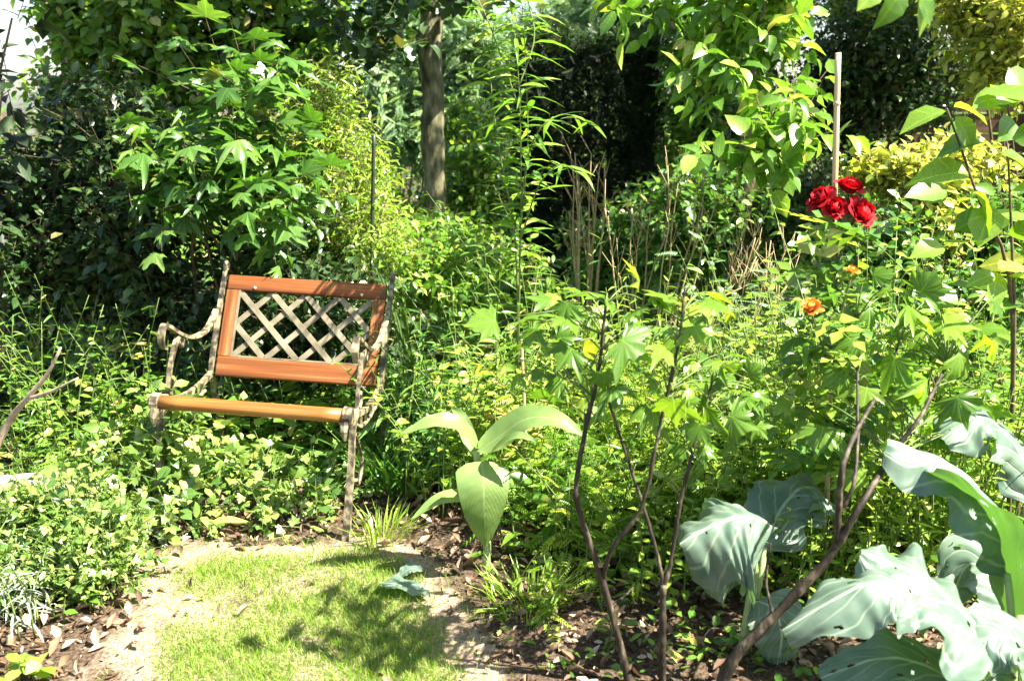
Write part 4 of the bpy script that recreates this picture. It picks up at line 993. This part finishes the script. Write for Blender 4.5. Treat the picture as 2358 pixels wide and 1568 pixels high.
sapling('slim upright sapling with a forked grey stem beside the crossing stems', b2,
        [([b2 - [0, 0, .02], W(1525, 1480, 2.26), W(1527, 1345, 2.26)], .0115, .009),
         ([W(1527, 1350, 2.26), W(1512, 1270, 2.26), W(1470, 1130, 2.27), W(1430, 1010, 2.28), W(1405, 930, 2.28), W(1400, 890, 2.3)], .006, .003),
         ([W(1528, 1350, 2.26), W(1545, 1290, 2.26), W(1568, 1150, 2.27), W(1590, 1060, 2.28), W(1620, 950, 2.28), W(1640, 880, 2.3)], .007, .003)],
        [(1640, 920, 2.25, 120, -.4, -.8), (1660, 950, 2.25, 140, .9, -.3), (1620, 960, 2.22, 110, -.5, -.9), (1690, 910, 2.3, 110, .7, .1), (1400, 880, 2.28, 100, .4, -.3), (1650, 860, 2.3, 120, .2, .4)] + tipcloud(26, 1520, 1760, 830, 1040, 2.4, 90), K=40)
b3 = ground(W(1640, 1590, 2.2))
sapling('thick leaning dark branch sapling with yellow lime leaves under the roses', b3,
        [([b3 - [0, 0, .02], W(1690, 1515, 2.20), W(1800, 1400, 2.20), W(1890, 1305, 2.20), W(1930, 1250, 2.20), W(1990, 1150, 2.20), W(2055, 1045, 2.34), W(2125, 950, 2.37), W(2180, 840, 2.52)], .0165, .004),
         ([W(1928, 1250, 2.20), W(1932, 1160, 2.20), W(1945, 1060, 2.20), W(1990, 960, 2.34), W(2038, 880, 2.47), W(2070, 790, 2.52)], .010, .003),
         ([W(1935, 1180, 2.20), W(1970, 1090, 2.22), W(1975, 900, 2.42), W(1970, 740, 2.57)], .006, .003),
         ([W(1780, 1420, 2.20), W(1765, 1340, 2.22), W(1775, 1250, 2.25)], .004, .002)],
        [(1990, 640, 2.59, 110, .5, .2), (2060, 700, 2.56, 150, .9, -.1), (2010, 770, 2.49, 130, -.8, -.1), (2080, 800, 2.44, 170, -.4, -.6), (2150, 740, 2.49, 150, .9, .0), (2190, 800, 2.49, 150, .8, -.7), (2120, 850, 2.44, 140, .3, -.8),
         (2190, 890, 2.44, 150, .4, -.9), (1860, 770, 2.64, 120, -.8, -.2), (1900, 820, 2.64, 110, .6, -.2), (1960, 840, 2.54, 130, -.7, -.4), (2000, 880, 2.44, 100, -.3, -.6), (2060, 880, 2.44, 140, .7, -.5), (1930, 720, 2.64, 120, -.6, .2), (2110, 690, 2.54, 120, .2, .5), (2230, 760, 2.54, 120, .8, .2),
         (1900, 960, 2.54, 150, -.3, -.8), (1960, 1060, 2.49, 140, .1, -1)] + tipcloud(80, 1800, 2290, 640, 1000, 2.68, 95), K=80)

# ================================================================== ROSES
def rose_bush():
    b = ground(W(1925, 1390, 2.72)); root = empty('rose_bush', b, 'rose bush carrying a tight cluster of red blooms tied to the bamboo cane', 'rose bush')
    Y = 2.70
    blooms = [(1890, 455, Y, 40, (-.6, -.3, .7), 'rose'), (1925, 478, Y - .03, 36, (-.1, -.7, .6), 'rose'), (1958, 428, Y, 40, (.2, -.2, .95), 'rose'), (1985, 490, Y - .03, 48, (.5, -.7, .4), 'rose'), (1952, 490, Y, 34, (.1, -.8, .2), 'rose'),
              (1868, 706, Y - .32, 30, (-.2, -.6, .7), 'orange'), (1963, 622, Y - .25, 20, (.1, -.2, 1), 'orange')]
    j = W(1925, 620, Y); S = [(smooth_path([b - [0, 0, .02], W(1922, 1000, Y), j], 12), np.linspace(.008, .005, 12))]
    for px, py, yy, r, up, mt in blooms:
        c = W(px, py, yy); st = j if py < 600 else W(1922, 860, Y)
        S.append((smooth_path([st, (st + c) / 2 + [0, .03, 0], c - nrm(up) * .02], 8), np.linspace(.004, .0028, 8)))
        rr = .80 * r * yy / FPX; z = nrm(up); x = nrm(np.cross(z, (0.3, 1, .2))); y = np.cross(z, x)
        # heart of the bloom, then petals in rings
        V = []; F = []; nu = 9
        for i in range(4):
            t = i / 3; q = rr * (.22 + .12 * math.sin(t * 2.6)); 
            for k in range(nu):
                a = 2 * math.pi * k / nu + i * .25; w = q * (1 + .16 * math.sin(3 * a + i))
                V.append(c + x * math.cos(a) * w + y * math.sin(a) * w + z * rr * (-.45 + .85 * t))
        V.append(c + z * rr * .05)
        for i in range(3):
            for k in range(nu): F.append((i * nu + k, i * nu + (k + 1) % nu, (i + 1) * nu + (k + 1) % nu, (i + 1) * nu + k))
        for k in range(nu): F.append((3 * nu + k, 3 * nu + (k + 1) % nu, len(V) - 1))
        bl = mesh_obj('bloom', V, F, M[mt], root, True, off=b)
        for ring, (npet, open_, ln, wd) in enumerate(((3, .02, .8, .62), (4, .12, .9, .85), (5, .5, 1.0, 1.05), (6, .95, 1.1, 1.05))):
            for k in range(npet):
                a = 2 * math.pi * (k + .5 * ring + rng.random() * .25) / npet; rad = x * math.cos(a) + y * math.sin(a); tg = np.cross(z, rad)
                PV = []; PF = []; pj = rng.normal(); cu = rng.uniform(-.25, .5); wv_ = rng.uniform(.03, .14)
                for i in range(4):
                    t = i / 3; o_ = open_ * (t ** 1.3); pth = c - z * rr * .5 + rad * rr * (.18 + .30 * math.sin(t * 1.5) + .55 * o_ * ln) + z * rr * (1.15 * t * (1 - .55 * open_ * t)) * ln
                    for q in (-1, -.5, 0, .5, 1):
                        ww = rr * wd * (.62 + .12 * pj) * math.sin(.5 + t * 1.9) * q
                        PV.append(pth + tg * ww - rad * (q * q) * rr * .22 * (1 - .3 * t) + z * rr * (wv_ * math.sin(q * 4 + k * 2.1) * t - cu * t ** 3 * .5) + rad * rr * (cu * t ** 3 * .5 + wv_ * t * math.cos(q * 5 + k)))
                for i in range(3):
                    for w_ in range(4): PF.append((i * 5 + w_, i * 5 + w_ + 1, (i + 1) * 5 + w_ + 1, (i + 1) * 5 + w_))
                mesh_obj('petal', PV, PF, M[mt], bl, True, off=b)
    for q, r in S:
        mb = MB(); mb.tube(q, r); mb.build('stem', M['stem_green'], root, off=b)
    n = 95; t = rng.random(n); P = np.array([W(1925 + rng.normal() * 45, 500 + 560 * q, Y - .03 + rng.normal() * .06) for q in t])
    D = nrm(np.column_stack([rng.normal(size=n), -.3 + rng.normal(size=n) * .5, -.1 + rng.normal(size=n) * .3])); nn = nrm(np.array([0, -.2, 1]) + rng.normal(size=(n, 3)) * .35)
    fr = frames(D, nn); sz = .09 + .05 * rng.random(n); 
    for i in range(n):
        o = bpy.data.objects.new('leaf', single_mesh('rosel', M['mid'] if i % 3 else M['lime'])); col.objects.link(o); o.parent = root
        m = np.eye(4); m[:3, :3] = fr[i] * sz[i]; m[:3, 3] = P[i] - b; o.matrix_basis = Matrix(m.tolist())
rose_bush()

# ================================================================== RIGHT EDGE SHRUB AND OVERHANGING SPRAY
def right_shrub():
    b = ground(W(2340, 1200, 2.75)); Y = 2.75
    paths = [[b, W(2335, 800, Y), W(2330, 560, Y), W(2320, 330, Y)], [b, W(2330, 700, Y), W(2250, 450, Y - .05), W(2180, 250, Y - .1)], [b, W(2400, 700, Y), W(2420, 400, Y), W(2350, 190, Y)],
             [b, W(2480, 700, 2.5), W(2480, 200, 2.3), W(2300, -60, 2.15), W(2140, -50, 2.1), W(2030, -25, 2.1)]]
    S = [(smooth_path(q, 14), np.linspace(.007, .0025, 14)) for q in paths]
    P = []; D = []; Z = []
    def add(px, py, yy, s, dx, dz): P.append(W(px, py, yy)); D.append((dx, -.3 + rng.normal() * .25, dz)); Z.append(s * yy / FPX)
    for a in [(2180, 255, 2.65, 110, -.9, -.2), (2200, 270, 2.65, 90, .5, -.6), (2240, 240, 2.7, 120, .9, .3), (2260, 215, 2.7, 130, .8, .0), (2320, 210, 2.7, 140, .6, .3), (2230, 400, 2.7, 130, -.8, .1), (2260, 330, 2.7, 110, -.7, .1), (2300, 350, 2.7, 130, .7, -.3), (2330, 320, 2.7, 120, .8, .2),
              (2240, 440, 2.7, 120, .4, -.5), (2280, 470, 2.7, 110, -.4, -.8), (2180, 440, 2.65, 120, -.9, .0), (2330, 440, 2.7, 110, .6, .2), (2260, 560, 2.7, 110, -.7, .1), (2320, 540, 2.7, 120, .3, .2), (2300, 620, 2.7, 100, .7, .1)]: add(*a)
    for _ in range(26): add(rng.uniform(2170, 2370), rng.uniform(200, 800), 2.8 + rng.normal() * .08, rng.uniform(60, 110), rng.normal() * .8, rng.normal() * .35)
    for a in [(2075, -25, 2.1, 95, -.5, -1.), (2130, -40, 2.1, 115, .1, -1.2), (2110, -30, 2.1, 90, .5, -.9), (2030, -30, 2.1, 80, -.8, -.6)]: add(*a)
    P = np.array(P); D = nrm(np.array(D)); Z = np.array(Z)
    nn = nrm(np.array([.1, -.45, .8]) + rng.normal(size=P.shape) * .3); nn[-4:] = nrm(np.array([(.5, -.7, .4), (.6, -.7, .3), (.3, -.8, .4), (0, -.8, .5)]))
    plant('leafy_shrub', 'tall leafy shrub on the right edge, one spray arching into the top of frame', 'shrub', b, [(['serr', 'broad'], M['sapling'], P, frames(D, nn), Z)], S, M['stem_brown'], K=60)
right_shrub()

# ================================================================== LEFT FOREGROUND
def box_mesh(name, lo, hi, mat, parent, off, seed=0):
    r = np.random.default_rng(seed); nx_, ny_ = 10, 7; V = []; F = []
    for k, z in enumerate((lo[2], hi[2])):
        for j in range(ny_):
            for i in range(nx_):
                ex = .02 * r.normal() * .4; V.append((lo[0] + (hi[0] - lo[0]) * i / (nx_ - 1) + ex, lo[1] + (hi[1] - lo[1]) * j / (ny_ - 1) + .4 * .02 * r.normal(), z + (.006 * r.normal() if k else 0)))
    n = nx_ * ny_
    for j in range(ny_ - 1):
        for i in range(nx_ - 1):
            a = j * nx_ + i; F.append((a, a + nx_, a + nx_ + 1, a + 1)); F.append((n + a, n + a + 1, n + a + nx_ + 1, n + a + nx_))
    rim = [i for i in range(nx_)] + [j * nx_ + nx_ - 1 for j in range(1, ny_)] + [(ny_ - 1) * nx_ + i for i in range(nx_ - 2, -1, -1)] + [j * nx_ for j in range(ny_ - 2, 0, -1)]
    for q in range(len(rim)):
        a, b_ = rim[q], rim[(q + 1) % len(rim)]; F.append((a, b_, n + b_, n + a))
    return mesh_obj(name, V, F, mat, parent, False, off=off)
sb = ground((-1.60, 3.22, 0))
root = empty('stone_slab', sb, 'pale flat stone slab half buried in ivy at the left', 'stone')
box_mesh('slab', (-1.84, 3.08, .13), (-1.40, 3.34, .18), M['stone'], root, sb, 1); box_mesh('block', (-1.74, 3.12, -.03), (-1.50, 3.30, .13), M['stone'], root, sb, 2)
def ivy(label, blobs, n, size, mat=None, K=140, cat='ivy', tpl='ivy', vines=6):
    C = []; R = []
    for c, r in blobs:
        a, b = lumps(c, r, 8, .5); C.append(a); R.append(b)
    C = np.vstack(C); R = np.vstack(R)
    pos, fr, sz, tw = sprig_leaves(C, R, n, .12, 5, size, up=.3, out=.6, droop=.2, lift=.7, wild=.5)
    b0 = ground(np.mean([q[0] for q in blobs], 0)); S = []
    for i in range(vines):
        c = C[rng.integers(len(C))]; b = b0 + np.array([rng.normal() * .1, rng.normal() * .08, -.01])
        S.append((smooth_path([b, (b + c) / 2 + rng.normal(size=3) * .05, c], 7), np.linspace(.005, .002, 7)))
    return plant('ivy_mound' if cat == 'ivy' else 'weed_mound', label, cat, b0, [(tpl, mat or M['ivy'], pos, fr, sz)], S, M['stem_green'], K, twigs=tw, twig_mat=M['stem_green'])
ivy('ivy covering the ground left of the chair and climbing its front leg', [((-1.32, 3.22, .15), (.20, .16, .22)), ((-1.20, 3.35, .34), (.09, .10, .12)), ((-1.14, 3.5, .08), (.22, .2, .08))], 290, .050, K=260, tpl=['ivy', 'ivy', 'broad'])
ivy('sunlit ivy mound spilling over the pale stone slab', [((-1.62, 3.0, .12), (.26, .16, .16)), ((-1.35, 2.95, .10), (.22, .15, .13))], 620, .036, K=280, tpl=['ivy', 'ovate'])
ivy('bright weedy mound at the left edge of the lawn', [((-1.55, 2.72, .08), (.22, .14, .12)), ((-1.25, 2.85, .07), (.16, .12, .10))], 560, .032, tpl=['ovate', 'lance', 'ivy'], mat=M['ivy'], K=280, cat='weeds')
ivy('low trailing ivy between the chair legs', [((-.85, 3.55, .06), (.35, .25, .06)), ((-.95, 3.25, .05), (.25, .10, .05)), ((-.70, 3.22, .05), (.16, .10, .05))], 75, .042, K=150)
for lab, px, Y, rx, ry, n, h, tp_, mt, per, s_ in [
    ('tall pale weeds at the left edge behind the stone slab', 60, 3.75, .2, .2, 14, .62, 'lance', 'fresh', 18, .075),
    ('bushy green weeds between the left edge and the chair', 240, 3.75, .25, .2, 16, .60, 'ovate', 'fresh', 20, .055),
    ('ferny weeds just left of the chair arm', 330, 3.95, .2, .15, 12, .62, 'fern', 'fresh', 10, .13),
    ('shaded weeds below the dark bush at far left', 90, 4.15, .3, .15, 14, .75, 'lance', 'mid', 16, .09),
    ('weeds standing behind the empty chair seat', 640, 4.0, .3, .12, 14, .42, 'lance', 'mid', 14, .08),
]:
    weeds('weed_clump', lab, 'weeds', disk(px, Y, rx, ry, n), h, tp_, M[mt], per, s_, K=110)
for lab, px, py, rx, n, h, tp_, mt, per, s_ in [
    ('pale fine herbs growing over the stone slab', 140, 1170, .20, 16, .30, 'pinn', 'fresh', 9, .085),
    ('pale grey green feathery herbs left of the lawn', 250, 1270, .20, 16, .22, 'fern', 'grey', 9, .075),
    ('pale upright herbs by the left front leg of the chair', 400, 1160, .16, 12, .24, 'ovate', 'ivy', 14, .045),
    ('trailing pale herbs at the far left in front of the slab', 40, 1290, .16, 14, .26, 'pinn', 'fresh', 9, .08),
]:
    g0 = G(px, py); a_ = rng.random(n) * 6.28; rr_ = np.sqrt(rng.random(n)) * rx
    weeds('herb_clump', lab, 'herbs', np.column_stack([g0[0] + np.cos(a_) * rr_, g0[1] + np.sin(a_) * rr_ * .7, np.zeros(n)]), h, tp_, M[mt], per, s_, K=110, lean=.4, r=.0022)
# arching strap leaves right of the chair
b = ground(W(975, 900, 3.98)); root = empty('strap_leaved_plant', b, 'dark strap leaved plant arching up just right of the chair back', 'plant')
for k in range(10):
    a_ = rng.uniform(2.2, 4.3) if k < 8 else rng.uniform(0, 6.28); h_ = rng.uniform(.6, .98); o_ = rng.uniform(.18, .42); v = np.array([math.cos(a_), math.sin(a_) * .6, 0])
    blade_leaf('leaf', [b + v * .03, b + v * o_ * .35 + [0, 0, h_ * .7], b + v * o_ * .75 + [0, 0, h_], b + v * o_ * 1.3 + [0, 0, h_ * .82]], rng.uniform(.014, .022), M['strap'], root, b, normal=tuple(v * -.6 + np.array([0, 0, .8])), prof='strap', cup=.25, n=16, m=2, seed=200 + k)
weeds('lavender_plant', 'grey green lavender like plant in the lower left corner', 'plant', [G(20, 1440) + [rng.normal() * .09, rng.normal() * .07, 0] for _ in range(16)], .25, 'narrow', M['grey'], 16, .06, K=140, lean=.4)
weeds('broadleaf_weed', 'low bright broad leaved weed at the bottom left corner', 'plant', [G(110, 1560) + [rng.normal() * .05, rng.normal() * .04, 0] for _ in range(5)], .07, 'broad', M['lime'], 6, .075, K=30)
weeds('broadleaf_weed', 'small green weed on the bare soil left of the lawn', 'plant', [G(220, 1395) + [rng.normal() * .05, rng.normal() * .04, 0] for _ in range(6)], .10, 'ovate', M['fresh'], 8, .05, K=40)
weeds('broadleaf_weed', 'low lime weed below the crossing dark stems', 'plant', [G(1290, 1420) + [rng.normal() * .09, rng.normal() * .07, 0] for _ in range(12)], .14, 'fern', M['lime'], 7, .09, K=60)
weeds('broadleaf_weed', 'low green weed between the left cabbage and the forked stem', 'plant', [G(1460, 1330) + [rng.normal() * .09, rng.normal() * .07, 0] for _ in range(9)], .17, 'serr', M['fresh'], 7, .06, K=50)
# dry branch
b = ground(W(0, 1100, 3.35)); root = empty('dry_branch', b, 'pale dry forked branch sticking out of the weeds at the left edge', 'branch')
mb = MB(); mb.tube(smooth_path([b - [.15, 0, .02], W(10, 990, 3.35), W(60, 920, 3.32), W(110, 860, 3.3), W(140, 800, 3.28)], 12), np.linspace(.016, .004, 12), 7); lb = mb.build('limb', M['drywood'], root, off=b)
mb = MB(); mb.tube(smooth_path([W(60, 920, 3.32), W(120, 900, 3.28), W(180, 870, 3.25)], 7), np.linspace(.009, .003, 7), 6); mb.build('twig', M['drywood'], root, off=b)
# fallen grey leaf on the lawn
b = G(925, 1375); root = empty('fallen_leaf', b, 'single pale grey green leaf lying on the right side of the lawn', 'leaf')
blade_leaf('blade', [b + [-.07, .03, .02], b + [-.02, .005, .035], b + [.05, -.03, .025], b + [.09, -.045, .015]], .075, M['cabbage'], root, b, normal=(0, 0, 1), prof='ovate', cup=.2, wave=.08, nwave=3, lobes=.1, seed=77)
b = G(930, 1352); b2_ = empty('fallen_leaf', b, 'small green leaf curled beside the grey leaf on the lawn', 'leaf')
blade_leaf('blade', [b + [-.02, .02, .015], b + [.02, .03, .04], b + [.06, .02, .035]], .05, M['cabbage'], b2_, b, normal=(-.2, -.3, 1), prof='ovate', cup=.2, wave=.05, seed=78)
b = G(520, 1222); b3_ = empty('fallen_leaf', b, 'yellow strap leaf lying at the back edge of the lawn', 'leaf')
blade_leaf('blade', [b + [-.07, .0, .012], b + [.0, .0, .04], b + [.09, .0, .03]], .04, M['gold'], b3_, b, normal=(0, -.3, 1), prof='ovate', cup=.2, seed=79)
